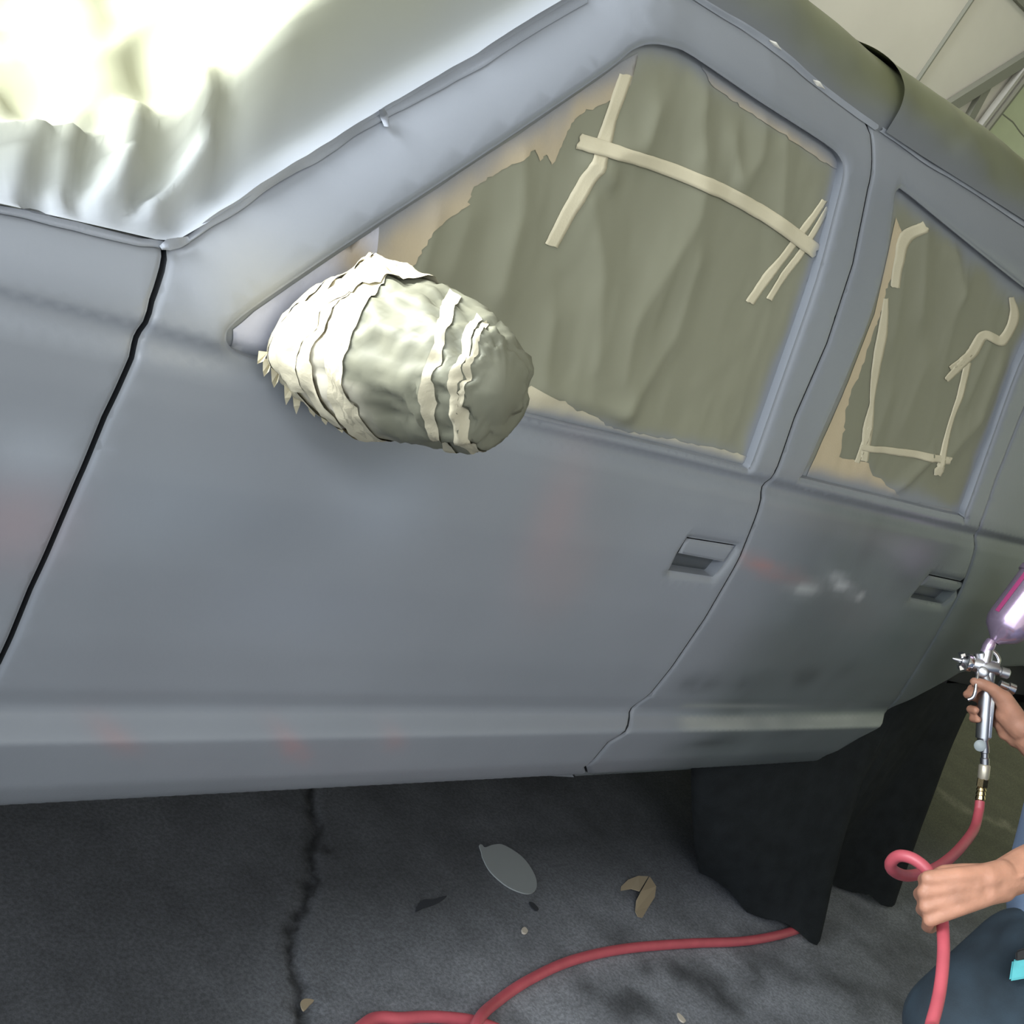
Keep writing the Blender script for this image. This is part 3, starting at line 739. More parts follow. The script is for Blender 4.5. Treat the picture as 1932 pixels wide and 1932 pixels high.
for px, py in ((1458, 82), (1540, 156)):
    o = edge_tape('paint_chip', [(px - 12, py - 8), (px, py), (px + 10, py + 9)], [1, 5, 1], roof_a, .003, 7.0, 0)
    a = o.data.color_attributes['Col']; a.data.foreach_set('color', np.tile([.6, .58, .52, 1.0], len(o.data.vertices)).astype(np.float32))

# ------------------------------------------------------------------ wrapped door mirror
RINGS = [(.014, [(505, 668), (556, 578), (650, 520), (705, 498), (740, 580), (725, 700), (668, 790), (575, 745)]),
         (-.045, [(530, 672), (575, 578), (660, 516), (712, 487), (768, 560), (760, 700), (690, 810), (604, 768)]),
         (-.10, [(600, 690), (640, 590), (700, 530), (770, 522), (846, 596), (838, 730), (745, 818), (655, 802)]),
         (-.155, [(690, 720), (720, 620), (780, 560), (855, 556), (926, 636), (918, 760), (826, 834), (742, 814)]),
         (-.205, [(785, 740), (815, 660), (858, 606), (925, 598), (982, 672), (978, 772), (894, 848), (826, 822)]),
         (-.232, [(850, 748), (872, 690), (905, 645), (948, 632), (996, 690), (990, 772), (930, 838), (876, 826)]),
         (-.243, [(905, 745), (918, 712), (935, 690), (955, 684), (980, 712), (976, 760), (945, 795), (918, 785)])]
NP_ = 64
rk = []
for y, P in RINGS:
    c = spline([np.array(p, float) for p in P], n=8, closed=True)
    rk.append(np.array([on_y(p[0], p[1], y) for p in c]))
rk = np.array(rk)                                                           # (7, 64, 3)
sv = np.linspace(0, len(rk) - 1, 60)
MR = np.array([[np.interp(sv, np.arange(len(rk)), rk[:, k, q]) for q in range(3)] for k in range(64)]).transpose(2, 0, 1)
for it in range(2):
    MR[1:-1] = .25 * MR[:-2] + .5 * MR[1:-1] + .25 * MR[2:]
cen = MR.mean(1, keepdims=True); out = MR - cen; out /= np.linalg.norm(out, axis=2)[..., None]
si, ki = np.meshgrid(np.arange(60), np.arange(64), indexing='ij'); ang = ki / 64 * 2 * np.pi
wr_n = fbm(si * .13, np.cos(ang) * 2.2, np.sin(ang) * 2.2, 3)
wr_m = (1 - 2.4 * np.abs(wr_n)) * .0050 + .0026 * (1 - 2 * np.abs(fbm(si * .3 + 7, np.cos(ang) * 5, np.sin(ang) * 5, 2)))
wr_m = wr_m * sstep(0, 3, si) * sstep(60, 54, si)
MR = MR + out * wr_m[..., None]
cc = MR[-1].mean(0)
capr = [cc + (MR[-1] - cc) * q + np.array([0, -.007 * (1 - q * q), 0]) for q in (.8, .55, .3, .08)]
Vm = np.vstack([MR.reshape(-1, 3)] + capr)
fm = grid_faces(64, 64, False, True) + [tuple(63 * 64 + k for k in range(64))[::-1]]
pm_front = (sstep(26, 16, si + 3 * fbm(ang * 2, 0, 1) - 4 * np.cos(ang - 5.5)))[..., None]
Cm = np.concatenate([(C_PAPER * .72 * (1 - pm_front) + np.array([.62, .57, .44]) * pm_front).reshape(-1, 3), np.tile(C_PAPER * .72, (256, 1))])
mirror = mesh_obj('mirror_cover', Vm, fm, M_PAPER, None, True, Cm)
tag(mirror, 'bulging door mirror wrapped in masking paper and cream tape', 'mirror')
def wrap(s0, s1, k0, k1, name='tape_strip', col=C_TAPE, lift=.0022, skew=0, bow=0):
    ks = np.linspace(k0, k1, 50); V = []
    for k in ks:
        f = (k - k0) / (k1 - k0)
        for u in np.linspace(0, 1, 5):
            s = s0 + (s1 - s0) * u + skew * f + bow * math.sin(math.pi * f) + .25 * float(noise(k * .35, u * 2, s0)); s = min(max(s, 0), 58.9)
            i = int(s); q = s - i; j = int(math.floor(k)) % 64; r = k - math.floor(k); j2 = (j + 1) % 64
            P = (MR[i, j] * (1 - r) + MR[i, j2] * r) * (1 - q) + (MR[i + 1, j] * (1 - r) + MR[i + 1, j2] * r) * q
            V.append(P + out[i, j] * lift)
    V = np.array(V); c = np.tile(col, (len(V), 1)) * (1 + .06 * fbm(V[:, 0] * 60, V[:, 1] * 60, V[:, 2] * 60, 2))[:, None]
    return mesh_obj(name, V, grid_faces(50, 5), M_TAPE, mirror, True, c)
for a in ((32.5, 35.4, 47, 86, -1.5, 10), (40.5, 43.6, 47, 85, -1, 9), (44.2, 46.8, 48, 86, -1.5, 9), (15, 19, 46, 84, 2, 6), (19, 22.5, 46, 84, -8, 7), (10, 15, 45, 84, 1, 4), (5, 10, 44, 86, 0, 2), (0, 5, 42, 88, 0, 1)):
    wrap(*a[:4], skew=a[4], bow=a[5], col=C_TAPE * (1.06 if a[0] < 18 else .8), lift=.0024 + (.0012 if a[0] < 12 else 0))
wrap(14, 19, 76, 90, skew=5, lift=.005); wrap(18, 22, 78, 92, skew=2, lift=.0055); wrap(9, 14, 60, 90, skew=8, lift=.0045)

# torn fringe where the tape meets the door
for px, py, L, a in ((505, 690, 22, 1.9), (520, 708, 24, 1.7), (545, 735, 30, 1.75), (560, 748, 34, 1.6), (585, 765, 24, 1.2), (610, 783, 20, 1.3), (640, 802, 16, 1.2), (660, 812, 16, .8), (497, 676, 16, 2.4)):
    ca, sa = math.cos(a), math.sin(a); w = 9
    P = [(px - w, py - 14), (px + w, py - 12), (px + w * .7 + ca * L * .5, py + sa * L * .5), (px + ca * L, py + sa * L), (px - w * .6 + ca * L * .5, py + sa * L * .55)]
    V = [on_y(x_, y_, -.004 - .010 * (i in (2, 3, 4))) for i, (x_, y_) in enumerate(P)]
    mesh_obj('tape_shred', V, [(0, 1, 2, 3, 4)], M_TAPE, mirror, False, np.tile(C_TAPE * 1.05, (5, 1)))

# ------------------------------------------------------------------ black cloth hung over the rear wheel
tl = min((on_y(1331, q_, .17) for q_ in range(1150, 1500, 5)), key=lambda p: abs(p[2] - .60))
top = spline([(2.98, .36), (tl[0], tl[1]), (2.80, .075), (2.94, .04), (3.12, .04), (3.28, .05), (3.36, .16)], n=14)
botc = spline([(2.86, .20), (2.63, .09), (2.785, -.135), (2.885, -.02), (3.05, .02), (3.265, -.075), (3.345, .05)], n=14)
rows = 34; V = []
for i in range(rows):
    f = i / (rows - 1); g = f ** 1.25
    for j in range(len(top)):
        x, y = top[j] * (1 - g) + botc[j] * g
        n = float(fbm(j * .16, f * 1.1, 2.0, 3)); amp = .022 * f
        z = .60 * (1 - f) + .004 + (.012 * float(noise(j * .5, 3.0)) + .012) * f ** 6
        V.append((x + .3 * amp * n, y - amp * n, max(z, .004)))
cl = mesh_obj('wheel_cover', V, grid_faces(rows, len(top)), M_CLOTH, None, True)
tag(cl, 'black cloth hanging over the rear wheel down to the floor', 'cloth')

# ------------------------------------------------------------------ room
def floor_cols(x, y):
    n1 = fbm(x * 2.2, y * 2.2, .5, 4); n2 = fbm(x * 9, y * 9, 3.1, 4); n3 = fbm(x * 30, y * 30, 8.1, 3)
    pale_mask = sstep(.26, -.06, y + .10 * n1 + .05 * n2) * sstep(1.25, 1.65, x + .12 * n1)  # floor paler outside the car's footprint, darker towards its front
    pale_mask = np.clip(pale_mask * (.78 + .35 * n2) + .10 * n1, 0, 1)
    g = .058 + .165 * pale_mask + .012 * n2 + .02 * n3 * pale_mask
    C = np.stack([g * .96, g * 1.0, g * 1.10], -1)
    for px, py, r, k in ((1420, 1860, .05, .45), (1500, 1845, .06, .5), (1360, 1850, .04, .5), (1400, 1890, .06, .5), (1180, 1890, .06, .55), (1290, 1840, .04, .45), (1220, 1830, .03, .4), (1560, 1850, .05, .4)):
        p = on_floor(px, py); q = np.exp(-(((x - p[0]) / r) ** 2 + ((y - p[1]) / (r * .6)) ** 2) * np.clip(1 + .9 * n2, .3, 2)) * k; C = C * (1 - q[:, None])
    f = sstep(3.4, 4.1, x)[:, None]; C = C * (1 - f) + np.array([.105, .105, .070]) * (1 + .15 * n2)[:, None] * f  # olive tint behind the car paints the greenish light there into the floor
    cr = np.array([on_floor(*p)[:2] for p in ((592, 1470), (586, 1600), (568, 1690), (560, 1730), (548, 1800), (572, 1870), (575, 1940), (580, 2050))]); P = np.stack([x, y], 1)
    d = dist_poly(P + .02 * np.stack([n2, n3], 1), cr); q = np.exp(-(d / .009) ** 2) * .75; C = C * (1 - q[:, None])
    ln = np.array([on_floor(*p)[:2] for p in ((1775, 1495), (1830, 1530), (1900, 1560), (1990, 1600))])
    d = dist_poly(P + .03 * np.stack([n2, n3], 1), ln); q = np.exp(-(d / .02) ** 2) * .7; C = C * (1 - q[:, None]) + np.array([.26, .25, .18]) * q[:, None]
    return C
def floor_z(x, y):
    cr = np.array([on_floor(*p)[:2] for p in ((592, 1470), (586, 1600), (568, 1690), (560, 1730), (548, 1800), (572, 1870), (575, 1940), (580, 2050))])
    P = np.stack([x, y], 1); d = dist_poly(P + .012 * np.stack([fbm(x * 9, y * 9, 3.1, 3), fbm(x * 30, y * 30, 8.1, 3)], 1), cr)
    pit = np.exp(-((np.hypot(x - on_floor(572, 1895)[0], y - on_floor(572, 1895)[1])) / .02) ** 2)
    return -.006 * np.exp(-(d / .008) ** 2) - .012 * pit
fx = np.concatenate([np.arange(-4.5, .6, .15), np.arange(.6, 3.4, .011), np.arange(3.4, 5, .03), np.arange(5, 8.6, .15)])
fy = np.concatenate([np.arange(-5.5, -.6, .12), np.arange(-.6, .75, .011), np.arange(.75, 5.5, .12)])
X, Y = np.meshgrid(fx, fy, indexing='ij'); xx, yy = X.ravel(), Y.ravel()
V = np.stack([xx, yy, floor_z(xx, yy)], 1)
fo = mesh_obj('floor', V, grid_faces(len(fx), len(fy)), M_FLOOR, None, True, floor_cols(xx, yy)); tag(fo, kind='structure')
def struct_box(name, lo, hi, m, parent=None):
    lo, hi = np.array(lo), np.array(hi); c = (lo + hi) / 2; h = (hi - lo) / 2; b = MB(); b.box(c, (h[0], 0, 0), (0, h[1], 0), (0, 0, h[2]))
    o = b.build(name, m, parent, False)
    if parent is None: tag(o, kind='structure')
    return o
YB = 2.6
wb = struct_box('wall_back', (1.7, YB, 0), (8.5, YB + .15, 3.2), M_WALLG)
wrt = struct_box('wall_right', (8.3, -5.4, 0), (8.5, YB, 3.2), M_WALLG)
wn = struct_box('wall_near', (-1.5, -5.5, 0), (8.5, -5.4, 3.2), M_CEIL)
ce = struct_box('ceiling', (-1.5, -5.5, 3.2), (8.5, YB + .15, 3.3), M_CEIL)
# white sheet gate standing against the back wall
def gp(px, py, y=YB - .05): return on_y(px, py, y)
A, B = gp(1932 + 38, 130 - 52), gp(1815, 283)                                # right edge line
C1, D1 = gp(1830 + 20, -30), gp(1700, 192)                                    # seam line
def ext(a, b, z): t = (z - a[2]) / (b[2] - a[2]); return a + (b - a) * t
g_lo, g_hi = .03, 3.15
gate = empty('door_1', (5.0, YB - .05, 0), None, None); gate['kind'] = 'structure'
def quad_panel(name, a0, a1, b0, b1, th, m, parent):
    b = MB(); n = np.array([0, th, 0]); b.add([a0, a1, b1, b0, a0 + n, a1 + n, b1 + n, b0 + n], [(0, 1, 2, 3), (7, 6, 5, 4), (0, 4, 5, 1), (1, 5, 6, 2), (2, 6, 7, 3), (3, 7, 4, 0)])
    return b.build(name, m, parent, False)
R0, R1 = ext(A, B, g_lo), ext(A, B, g_hi); S0, S1 = ext(C1, D1, g_lo), ext(C1, D1, g_hi)
gapx = np.array([.006, 0, 0]); wid = np.array([1.35, 0, 0])
quad_panel('sheet_panel', S0 + gapx, S1 + gapx, R0, R1, .03, M_WHITE, gate)
quad_panel('sheet_panel', S0 - wid, S1 - wid, S0 - gapx, S1 - gapx, .03, M_WHITE, gate)
quad_panel('sheet_panel', S0 - 2 * wid, S1 - 2 * wid, S0 - wid - 2 * gapx, S1 - wid - 2 * gapx, .03, M_WHITE, gate)
def bar(name, p, q, hw, m, dy=-.02):
    b = MB(); a_, b_ = gp(*p) + (0, dy, 0), gp(*q) + (0, dy, 0); d = (b_ - a_) / np.linalg.norm(b_ - a_); n = np.cross(d, (0, 1, 0))
    b.box((a_ + b_) / 2, d * np.linalg.norm(b_ - a_) / 2, n * hw, (0, .016, 0)); return b.build(name, m, gate, False)
bar('diagonal_brace', (1740, 226), (1960, 88), .030, M_FRAME); bar('frame_tube', (1790, 285), (1858, 157), .028, M_FRAME, -.012); bar('edge_trim', (1798, 290), (1965, 68), .012, M_TRIM, -.028)
bar('frame_tube', (1890, -40), (1975, 50), .03, M_FRAME); bar('edge_trim', (1806, 296), (1972, 78), .014, M_TRIM, -.024)
bar('seam_strip', (1700, 192), (1850, -30), .005, M_FRAME, -.002)
bar('edge_angle', (1817, 293), (1986, 72), .018, M_FRAME, -.01)
for P in ([(1882, 208), (1905, 226), (1912, 232), (1925, 250), (1940, 266)],):
    b = MB(); b.tube(spline([on_y(px, py, YB + .001) for px, py in P], n=5), .004, 6); b.build('wall_crack', M_FRAME, wb)

# ------------------------------------------------------------------ litter on the floor
def flat_item(name, px, z, th, m, label, cat, lift=None):
    c = spline([np.array(p, float) for p in px], n=5, closed=True); P = np.array([on_floor(*p) for p in c]); n = len(P)
    top_ = P.copy(); top_[:, 2] = z + th
    if lift is not None: top_[:, 2] += lift(top_)
    bt = top_.copy(); bt[:, 2] -= th
    b = MB(); b.add(np.vstack([top_, bt]), [tuple(range(n)), tuple(range(n, 2 * n))[::-1]] + [(k, n + k, n + (k + 1) % n, (k + 1) % n) for k in range(n)])
    o = b.build(name, m, None, False, loc=P.mean(0)); tag(o, label, cat); return o
M_OVAL = mat('grey_white_plastic', (.235, .25, .25), .55); M_SCRAP = mat('dark_scrap', (.020, .022, .028), .8); M_TANP = mat('tan_card', (.30, .24, .16), .6); M_CHIP = mat('pale_chip', (.45, .40, .33), .7)
flat_item('oval_card', [(903, 1597), (908, 1596), (914, 1601), (930, 1596), (950, 1597), (985, 1620), (1007, 1652), (1011, 1676), (1002, 1687), (985, 1687), (955, 1674), (925, 1648), (910, 1622), (907, 1610)], .001, .0025, M_OVAL, 'pale grey oval sheet with a small tab lying under the car', 'card')
flat_item('dark_scrap', [(783, 1722), (788, 1708), (800, 1699), (815, 1699), (842, 1692), (828, 1704), (812, 1711), (797, 1716)], .001, .002, M_SCRAP, 'dark leaf-shaped scrap left of the pale oval sheet', 'scrap')
flat_item('dark_scrap', [(997, 1704), (1006, 1706), (1015, 1717), (1010, 1720), (1002, 1714)], .001, .002, M_SCRAP, 'tiny dark scrap just below the pale oval sheet', 'scrap')
flat_item('white_crumb', [(983, 1755), (989, 1753), (994, 1760), (990, 1764), (984, 1762)], .001, .004, M_CHIP, 'small white crumb above the red hose', 'crumb')
flat_item('tan_chip', [(566, 1893), (575, 1888), (590, 1891), (582, 1900), (572, 1910), (567, 1903)], .0015, .003, M_TANP, 'tan chip lying in the floor crack at bottom left', 'chip')
flat_item('pale_chip', [(1276, 1914), (1283, 1917), (1292, 1928), (1288, 1931), (1280, 1925)], .001, .003, M_CHIP, 'pale sliver lying below the red hose near the bottom edge', 'chip')
fc = empty('folded_card', on_floor(1200, 1690), 'tan folded card tented on the floor in front of the wheel cloth', 'card')
def flap(px, hts, m_, nm):
    P = np.array([on_floor(*p) for p in px]); P[:, 2] = np.array(hts) + .002; n = len(P); b = MB()
    b.add(np.vstack([P, P - (0, 0, .0015)]), [tuple(range(n)), tuple(range(n, 2 * n))[::-1]] + [(k, n + k, n + (k + 1) % n, (k + 1) % n) for k in range(n)]); return b.build(nm, m_, fc, False)
flap([(1217, 1664), (1200, 1692), (1188, 1682), (1170, 1682), (1171, 1674), (1183, 1663), (1200, 1659)], [.014, .014, .006, .001, .001, .003, .008], M_TANP, 'flap')
flap([(1219, 1664), (1202, 1693), (1196, 1706), (1197, 1722), (1202, 1731), (1211, 1733), (1222, 1714), (1232, 1698), (1233, 1680)], [.014, .014, .008, .002, .001, .001, .003, .006, .010], M_TANP, 'flap')

# ------------------------------------------------------------------ spray gun
D = 2.70
G = lambda px, py, dd=0: at_depth(px, py, D + dd)
gun = empty('spray_gun', G(1858, 1330), 'chrome gravity-feed spray gun with a purple cup, held at the rear door', 'spray gun')
m = MB(); m.tube(spline([G(1866, 1262), G(1862, 1300), G(1858, 1345), G(1855, 1392)], n=6), [.013] * 7 + [.0145] * 6 + [.015] * 6, 16); m.build('handle', M_STEEL, gun)
m = MB(); m.box(G(1868, 1345, -.008), (G(1870, 1300) - G(1862, 1390)) * .5, G(3, 0) - G(0, 0), at_depth(0, 0, .006) - at_depth(0, 0, 0)); m.build('handle_edge', M_CHROME, gun, bevel=.001)
m = MB(); m.tube([G(1882, 1262), G(1868, 1259), G(1846, 1254), G(1832, 1251)], [.013, .016, .017, .014], 18); m.lathe(G(1853, 1262), G(1866, 1218), [(0, .012), (.1, .016), (.6, .013), (1, .010)], 18)
m.tube(spline([G(1850, 1232), G(1852, 1250), G(1855, 1272), G(1860, 1288)], n=5), [.0125] * 5 + [.0165] * 5 + [.015] * 6, 16)
body = m.build('gun_body', M_STEEL, gun)
m = MB(); m.lathe(G(1834, 1252), G(1812, 1246), [(0, .016), (.12, .0185), (.5, .0185), (.6, .015), (.95, .010), (1, .006)], 22); m.box(G(1815, 1236, 0), G(4, -1) - G(0, 0), (G(1, 4) - G(0, 0)), at_depth(0, 0, .004) - at_depth(0, 0, 0)); m.box(G(1812, 1258, 0), G(4, -1) - G(0, 0), (G(1, 4) - G(0, 0)), at_depth(0, 0, .004) - at_depth(0, 0, 0)); m.build('air_cap', M_CHROME, gun)
m = MB(); m.lathe(G(1812, 1246), G(1797, 1242), [(0, .005), (.6, .004), (1, .002)], 12); m.build('nozzle', M_STEEL, gun)
m = MB(); m.tube(spline([G(1852, 1240), G(1866, 1228), G(1877, 1232), G(1884, 1243), G(1883, 1252)], n=5), .0045, 10); m.build('hanging_hook', M_CHROME, gun)
m = MB(); m.lathe(G(1880, 1265), G(1904, 1272), [(0, .009), (.25, .009), (.3, .011), (.9, .011), (1, .008)], 18); m.build('adjusting_knob', M_STEEL, gun)
m = MB(); m.lathe(G(1886, 1290), G(1915, 1302), [(0, .008), (.5, .008), (.55, .011), (.95, .011), (1, .007)], 18); m.build('adjusting_knob', M_CHROME, gun)
m = MB(); m.lathe(G(1854, 1268, -.016), G(1854, 1268, -.024), [(0, .011), (.7, .011), (1, .008)], 16); m.build('side_cap', M_STEEL, gun)
m = MB(); m.tube(spline([G(1847, 1262, -.014), G(1843, 1284, -.026), G(1840, 1304, -.032), G(1835, 1316, -.032), G(1826, 1320, -.030)], n=6), .0036, 10); m.build('trigger', M_CHROME, gun)
m = MB(); m.lathe(G(1872, 1208), G(1858, 1232), [(0, .010), (.3, .012), (.6, .012), (1, .010)], 16); m.build('cup_neck', M_CUP, gun)
ca, cb = np.array([1876., 1211.]), np.array([1970., 1091.])
m = MB(); m.lathe(G(*ca), G(*cb), [(0, .010), (.04, .016), (.14, .036), (.22, .0425), (.3, .0445), (.92, .047), (.93, .051), (1, .051)], 36); cup = m.build('cup', M_CUP, gun)
dcup = (cb - ca); nrm = np.array([-dcup[1], dcup[0]]); nrm /= np.linalg.norm(nrm)
m = MB()
for off in (.040,):
    P = []
    c0, c1 = G(*(ca + dcup * .30)), G(*(ca + dcup * .9)); axd = (c1 - c0) / np.linalg.norm(c1 - c0); u = G(*(ca - nrm * 10)) - G(*ca); u = u - u.dot(axd) * axd; u /= np.linalg.norm(u); w_ = np.cross(axd, u)
    if w_.dot(CAM - c0) < 0: w_ = -w_
    for k in range(8):
        a_ = .34 + .24 * k / 7
        for q in (0, 1): P.append((c0 if q == 0 else c1) + (u * math.cos(a_) + w_ * math.sin(a_)) * (.0455 if q == 0 else .0478))
    m.add(P, grid_faces(8, 2))
m.build('cup_stripe', M_MAG, gun)
m = MB(); m.lathe(G(1855, 1392), G(1858, 1412), [(0, .012), (.2, .012), (.25, .009), (1, .009)], 16); m.build('air_inlet', M_STEEL, gun)
m = MB(); m.lathe(G(1849, 1407, -.018), G(1849, 1407, -.030), [(0, .009), (.2, .0115), (.85, .0115), (1, .009)], 20); m.build('regulator_knob', mat('grey_knob', (.26, .29, .29), .45), gun)
m = MB(); m.lathe(G(1858, 1410), G(1858, 1442), [(0, .009), (.3, .009), (.35, .007), (.6, .007), (.65, .009), (1, .009)], 16); m.build('swivel', M_STEEL, gun)
m = MB(); m.lathe(G(1858, 1442), G(1855, 1470), [(0, .009), (.1, .0115), (.85, .0115), (1, .010)], 18); m.build('quick_coupler', mat('pale_coupler', (.52, .47, .37), .4, metal=.6), gun)
m = MB(); m.lathe(G(1855, 1468), G(1852, 1486), [(0, .010), (.1, .0115), (.9, .0115), (1, .009)], 6); m.build('coupler_nut', M_BRASS, gun, False)
m = MB(); m.lathe(G(1852, 1486), G(1848, 1518), [(0, .008), (.15, .010), (.2, .008), (.4, .010), (.45, .0085), (.65, .010), (.7, .009), (1, .009)], 16); m.build('hose_barb', M_BRASS, gun)

# ------------------------------------------------------------------ red air hose, one run from the gun through the fist and along the floor
HP = [at_depth(*p) for p in ((1849, 1512, 2.70), (1846, 1535, 2.69), (1836, 1568, 2.64), (1806, 1606, 2.52), (1772, 1634, 2.40), (1738, 1648, 2.31), (1708, 1652, 2.25), (1685, 1642, 2.20), (1681, 1627, 2.175), (1696, 1615, 2.155), (1722, 1620, 2.14),
      (1748, 1640, 2.128), (1764, 1668, 2.122), (1773, 1700, 2.12), (1778, 1738, 2.118), (1780, 1800, 2.07), (1773, 1870, 2.02), (1758, 1932, 1.97), (1738, 1995, 1.93))]
zh = .0095
HP += [np.array(p) for p in ((1.80, -.70, .16), (1.62, -.72, .035), (1.42, -.62, zh), (1.30, -.38, zh), (1.36, -.16, zh))]
HP += [on_floor(px, py, zh) for px, py in ((690, 1930), (760, 1921), (830, 1919), (905, 1930), (975, 1965), (1010, 2030), (960, 2080), (900, 2040), (885, 1985))]
a_ = on_floor(903, 1924, .028); HP += [a_]
HP += [on_floor(px, py, zh) for px, py in ((940, 1888), (1000, 1848), (1080, 1812), (1180, 1790), (1300, 1780), (1400, 1776), (1470, 1764), (1530, 1745))]
HP[-10][2] = .022
m = MB(); m.tube(spline(HP, n=9), .0098, 14); ho = m.build('air_hose', M_HOSE, None, loc=at_depth(1778, 1738, 2.118)); tag(ho, 'red rubber air hose running from the gun through a fist to the floor', 'hose')

# ------------------------------------------------------------------ the painter, kneeling at the right edge
def skin_col(V):
    n = fbm(V[:, 0] * 40, V[:, 1] * 40, V[:, 2] * 40, 3)
    return np.array([.385, .190, .122]) * (1 + .14 * n)[:, None]
A_ = at_depth
person = empty('person', A_(2080, 1900, 2.5) * np.array([1, 1, 0]), 'person in a blue shirt and dark trousers kneeling, spraying with one hand, gripping the hose', 'person')
LE, LS = A_(2110, 1600, 2.30), A_(2150, 1400, 2.46)
RE, RS = A_(2060, 1500, 2.62), A_(2170, 1385, 2.72)
caps = []
def chain(pts, rad):
    for a, b, r0, r1 in zip(pts[:-1], pts[1:], rad[:-1], rad[1:]): caps.append((a, b, r0, r1))
# left arm and fist (back of the hand to the camera)
chain([LS, LE], [.050, .043]); chain([LE, A_(2010, 1612, 2.22), A_(1932, 1641, 2.15), A_(1880, 1664, 2.115)], [.043, .042, .035, .0285])
chain([A_(1890, 1650, 2.115), A_(1862, 1655, 2.10)], [.024, .022]); chain([A_(1892, 1676, 2.115), A_(1864, 1684, 2.10)], [.022, .020])
kn = [(1752, 1657), (1745, 1683), (1747, 1710), (1754, 1736)]
for i, (kx, ky) in enumerate(kn):
    wx, wy = [(1862, 1650), (1862, 1662), (1862, 1676), (1860, 1690)][i]
    chain([A_(wx, wy, 2.10), A_((wx + kx) / 2, (wy + ky) / 2 - 1, 2.085), A_(kx, ky, 2.082)], [.017, .0145, .0125 - .0006 * i])
    r = [.0108, .0112, .0105, .0092][i]
    dy = [3, 4, 6, 12][i]; dxk = [-8, -9, -7, -5][i]
    chain([A_(kx, ky, 2.082), A_(kx + dxk, ky + dy, 2.118), A_(kx + 2, ky + dy + 3, 2.148), A_(kx + [28, 28, 24, 14][i], ky + dy - [2, 2, 3, 6][i], 2.152), A_(kx + [42, 42, 36, 22][i], ky + dy - [6, 6, 8, 12][i], 2.14)], [r * 1.12, r * 1.02, r, r * .95, r * .86])
chain([A_(1852, 1648, 2.11), A_(1815, 1646, 2.125), A_(1782, 1646, 2.140), A_(1758, 1655, 2.150)], [.016, .0145, .0125, .0105])
# thin web between the metacarpals
chain([A_(1840, 1668, 2.092), A_(1770, 1690, 2.088)], [.016, .0125]); chain([A_(1840, 1680, 2.094), A_(1775, 1712, 2.09)], [.016, .0125]); chain([A_(1838, 1656, 2.094), A_(1775, 1668, 2.088)], [.015, .012])
for P_, r_ in (([(1860, 1662), (1810, 1668), (1752, 1682)], .0042), ([(1862, 1672), (1812, 1688), (1756, 1708)], .0042), ([(1858, 1654), (1810, 1654), (1760, 1658)], .0040), ([(1850, 1690), (1815, 1700), (1795, 1712), (1775, 1712)], .0030), ([(1935, 1650), (1905, 1660), (1880, 1676), (1850, 1680)], .0034)):
    q_ = [A_(px, py, 2.0745 + .028 * max(0, (px - 1800) / 135.)) for px, py in P_]; chain(q_, [r_] * len(q_))      # tendons and veins on the back of the hand
# right arm and hand round the grip
chain([RS, RE], [.050, .042]); chain([RE, A_(1985, 1435, 2.68), A_(1930, 1382, 2.70)], [.042, .038, .030])
chain([A_(1925, 1372, 2.69), A_(1900, 1348, 2.695)], [.028, .024]); chain([A_(1920, 1390, 2.71), A_(1893, 1365, 2.715)], [.024, .020])
chain([A_(1910, 1350, 2.69), A_(1893, 1318, 2.684)], [.024, .0185])                                             # thumb root
chain([A_(1893, 1318, 2.682), A_(1872, 1299, 2.676), A_(1852, 1290, 2.674), A_(1838, 1286, 2.678)], [.0165, .0120, .0110, .0090])
for i, (by, ty, tx) in enumerate(((1312, 1299, 1833), (1326, 1310, 1825), (1346, 1338, 1831), (1360, 1356, 1835))):
    r = [.0092, .0096, .0092, .0082][i]
    chain([A_(1898, by + 22, 2.715), A_(1884, by + 4, 2.738), A_(1858, by - 4, 2.745), A_(tx + 5, ty + 1, 2.728), A_(tx, ty, 2.700), A_(tx + 10, ty + 2, 2.684)], [.017, .0115, r * 1.05, r, r * .95, r * .85])
# torso with shirt, legs with trousers, head
pel, bel, che = A_(2075, 1860, 2.52), A_(2055, 1690, 2.50), A_(2105, 1500, 2.56)
sh = [(pel, bel, .155, .150), (bel, che, .150, .155), (LS, RS, .075, .075), (pel, A_(2015, 1775, 2.45), .165, .11), (che, (LS + RS) / 2, .155, .09), (LS, LS * .45 + LE * .55, .075, .062), (RS, RS * .4 + RE * .6, .075, .062)]
remeshed('shirt', sh, .012, 5, M_SHIRT, person)
hipL, kneeL = A_(1990, 1850, 2.42), A_(1765, 2035, 2.32)
footL = np.array([2.45, -.80, .06]); kneeL2 = kneeL
hipR, kneeR = A_(2120, 1880, 2.60), A_(2020, 1990, 2.75)
footR = np.array([2.75, -.95, .06])
lg = [(pel, hipL, .15, .11), (hipL, kneeL, .112, .082), (kneeL, np.array([kneeL[0] + .22, kneeL[1] - .16, .07]), .075, .055), (pel, hipR, .15, .11), (hipR, kneeR, .112, .085), (kneeR, footR, .08, .055), (A_(1935, 1815, 2.44), A_(1800, 1930, 2.37), .098, .090), (A_(1925, 1850, 2.385), A_(1868, 1990, 2.33), .072, .066), (A_(1930, 1800, 2.39), A_(1990, 1880, 2.36), .06, .06)]
remeshed('trousers', lg, .010, 4, M_JEAN, person)
fl_ = np.array([kneeL[0] + .22, kneeL[1] - .16, .045])
for f_, nm in ((fl_, 'shoe'), (footR, 'shoe')):
    remeshed(nm, [(f_ + (.05, -.03, -.005), f_ + (-.14, .08, -.012), .042, .034), (f_ + (.05, -.03, 0), f_ + (.02, -.01, .03), .042, .04)], .008, 4, M_BLACK, person)
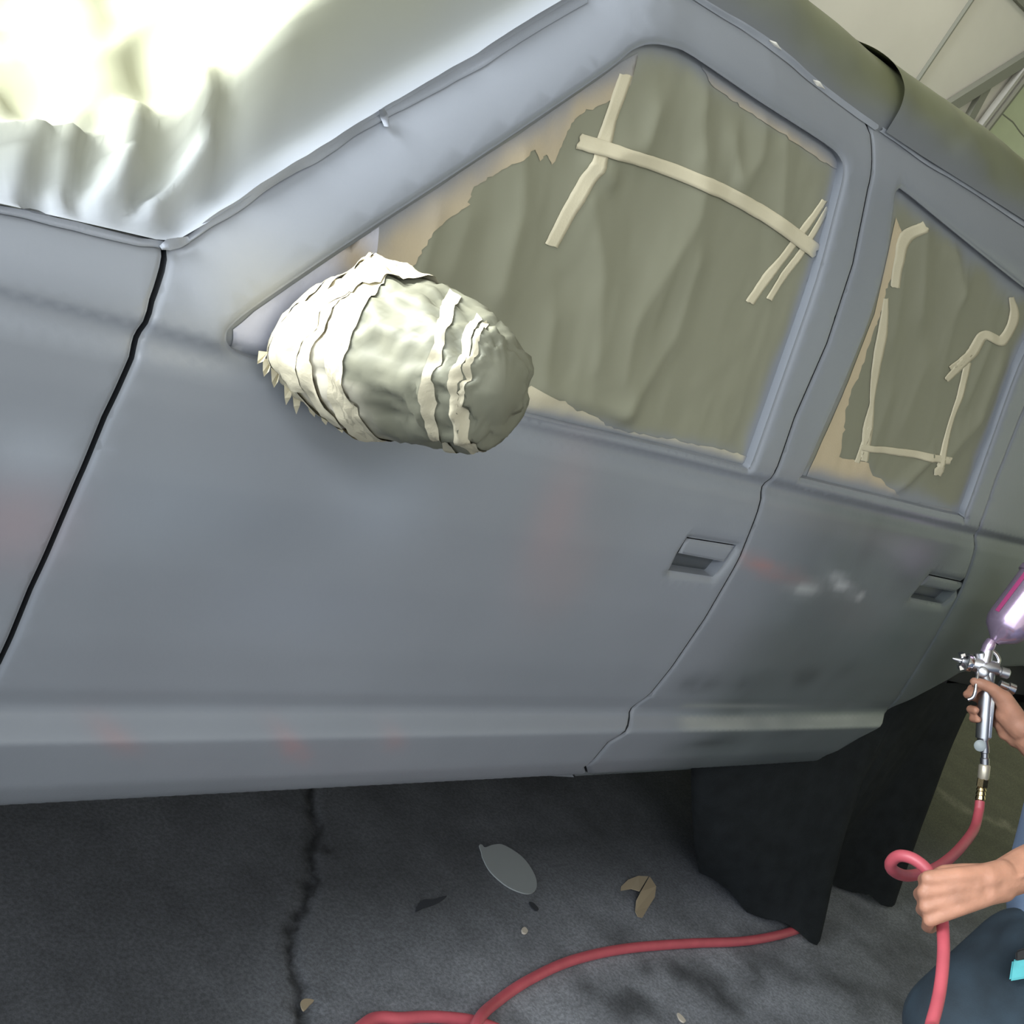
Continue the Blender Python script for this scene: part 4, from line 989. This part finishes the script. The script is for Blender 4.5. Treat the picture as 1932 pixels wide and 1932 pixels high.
nk = (LS + RS) / 2; hd = nk + np.array([-.06, .05, .24]); fwd = np.array([-.75, .6, -.25]); fwd /= np.linalg.norm(fwd); sd = np.cross(fwd, (0, 0, 1)); sd /= np.linalg.norm(sd)
hc = [(nk, hd + (0, 0, -.06), .058, .055), (hd - fwd * .03, hd + fwd * .02 + (0, 0, .02), .088, .085), (hd + fwd * .035 + (0, 0, -.05), hd + fwd * .05 + (0, 0, -.085), .058, .04),
      (hd + fwd * .098 + (0, 0, .005), hd + fwd * .122 + (0, 0, -.028), .010, .015), (hd + sd * .092 + (0, 0, -.03), hd + sd * .094 + (0, 0, .02), .014, .017), (hd - sd * .092 + (0, 0, -.03), hd - sd * .094 + (0, 0, .02), .014, .017),
      (hd + fwd * .093 + sd * .022 + (0, 0, -.068), hd + fwd * .093 - sd * .022 + (0, 0, -.068), .010, .010), (hd + fwd * .088 + sd * .04 + (0, 0, .03), hd + fwd * .088 - sd * .04 + (0, 0, .03), .016, .016)]
remeshed('body', caps + hc + [(LS, RS, .055, .055), (bel, che, .11, .115), (che, nk, .115, .06), (pel, bel, .11, .11)], .0034, 4, M_SKIN, person, skin_col)
remeshed('hair', [(hd - fwd * .035 + (0, 0, .03), hd + fwd * .015 + (0, 0, .055), .09, .078), (hd - fwd * .06 + (0, 0, -.04), hd - fwd * .05 + (0, 0, .02), .055, .08)], .007, 4, M_HAIR, person)
for s in (1, -1):
    m = MB(); m.lathe(hd + fwd * .088 + sd * .034 * s + np.array([0, 0, .006]), hd + fwd * .102 + sd * .034 * s + np.array([0, 0, .006]), [(0, .011), (.5, .010), (1, .004)], 12); m.build('eye', M_BLACK, person)

# teal pouch on the thigh
tp = empty('teal_pouch', A_(1935, 1828, 2.30), 'bright teal pouch with a black flap at the hip of the dark trousers', 'pouch')
ux = A_(1, 0, 2.3) - A_(0, 0, 2.3); uy = A_(0, 1, 2.3) - A_(0, 0, 2.3); ud = A_(1935, 1828, 2.3) - A_(1935, 1828, 2.28)
m = MB(); m.box(A_(1937, 1826, 2.31), ux * 30 - uy * 5, uy * 20 + ux * -3, ud * 1.2); m.build('pouch_body', M_TEAL, tp, True, .003)
m = MB(); m.box(A_(1945, 1796, 2.31), ux * 29 - uy * 9, uy * 11, ud * 1.3); m.build('pouch_flap', M_BLACK, tp, True, .003)
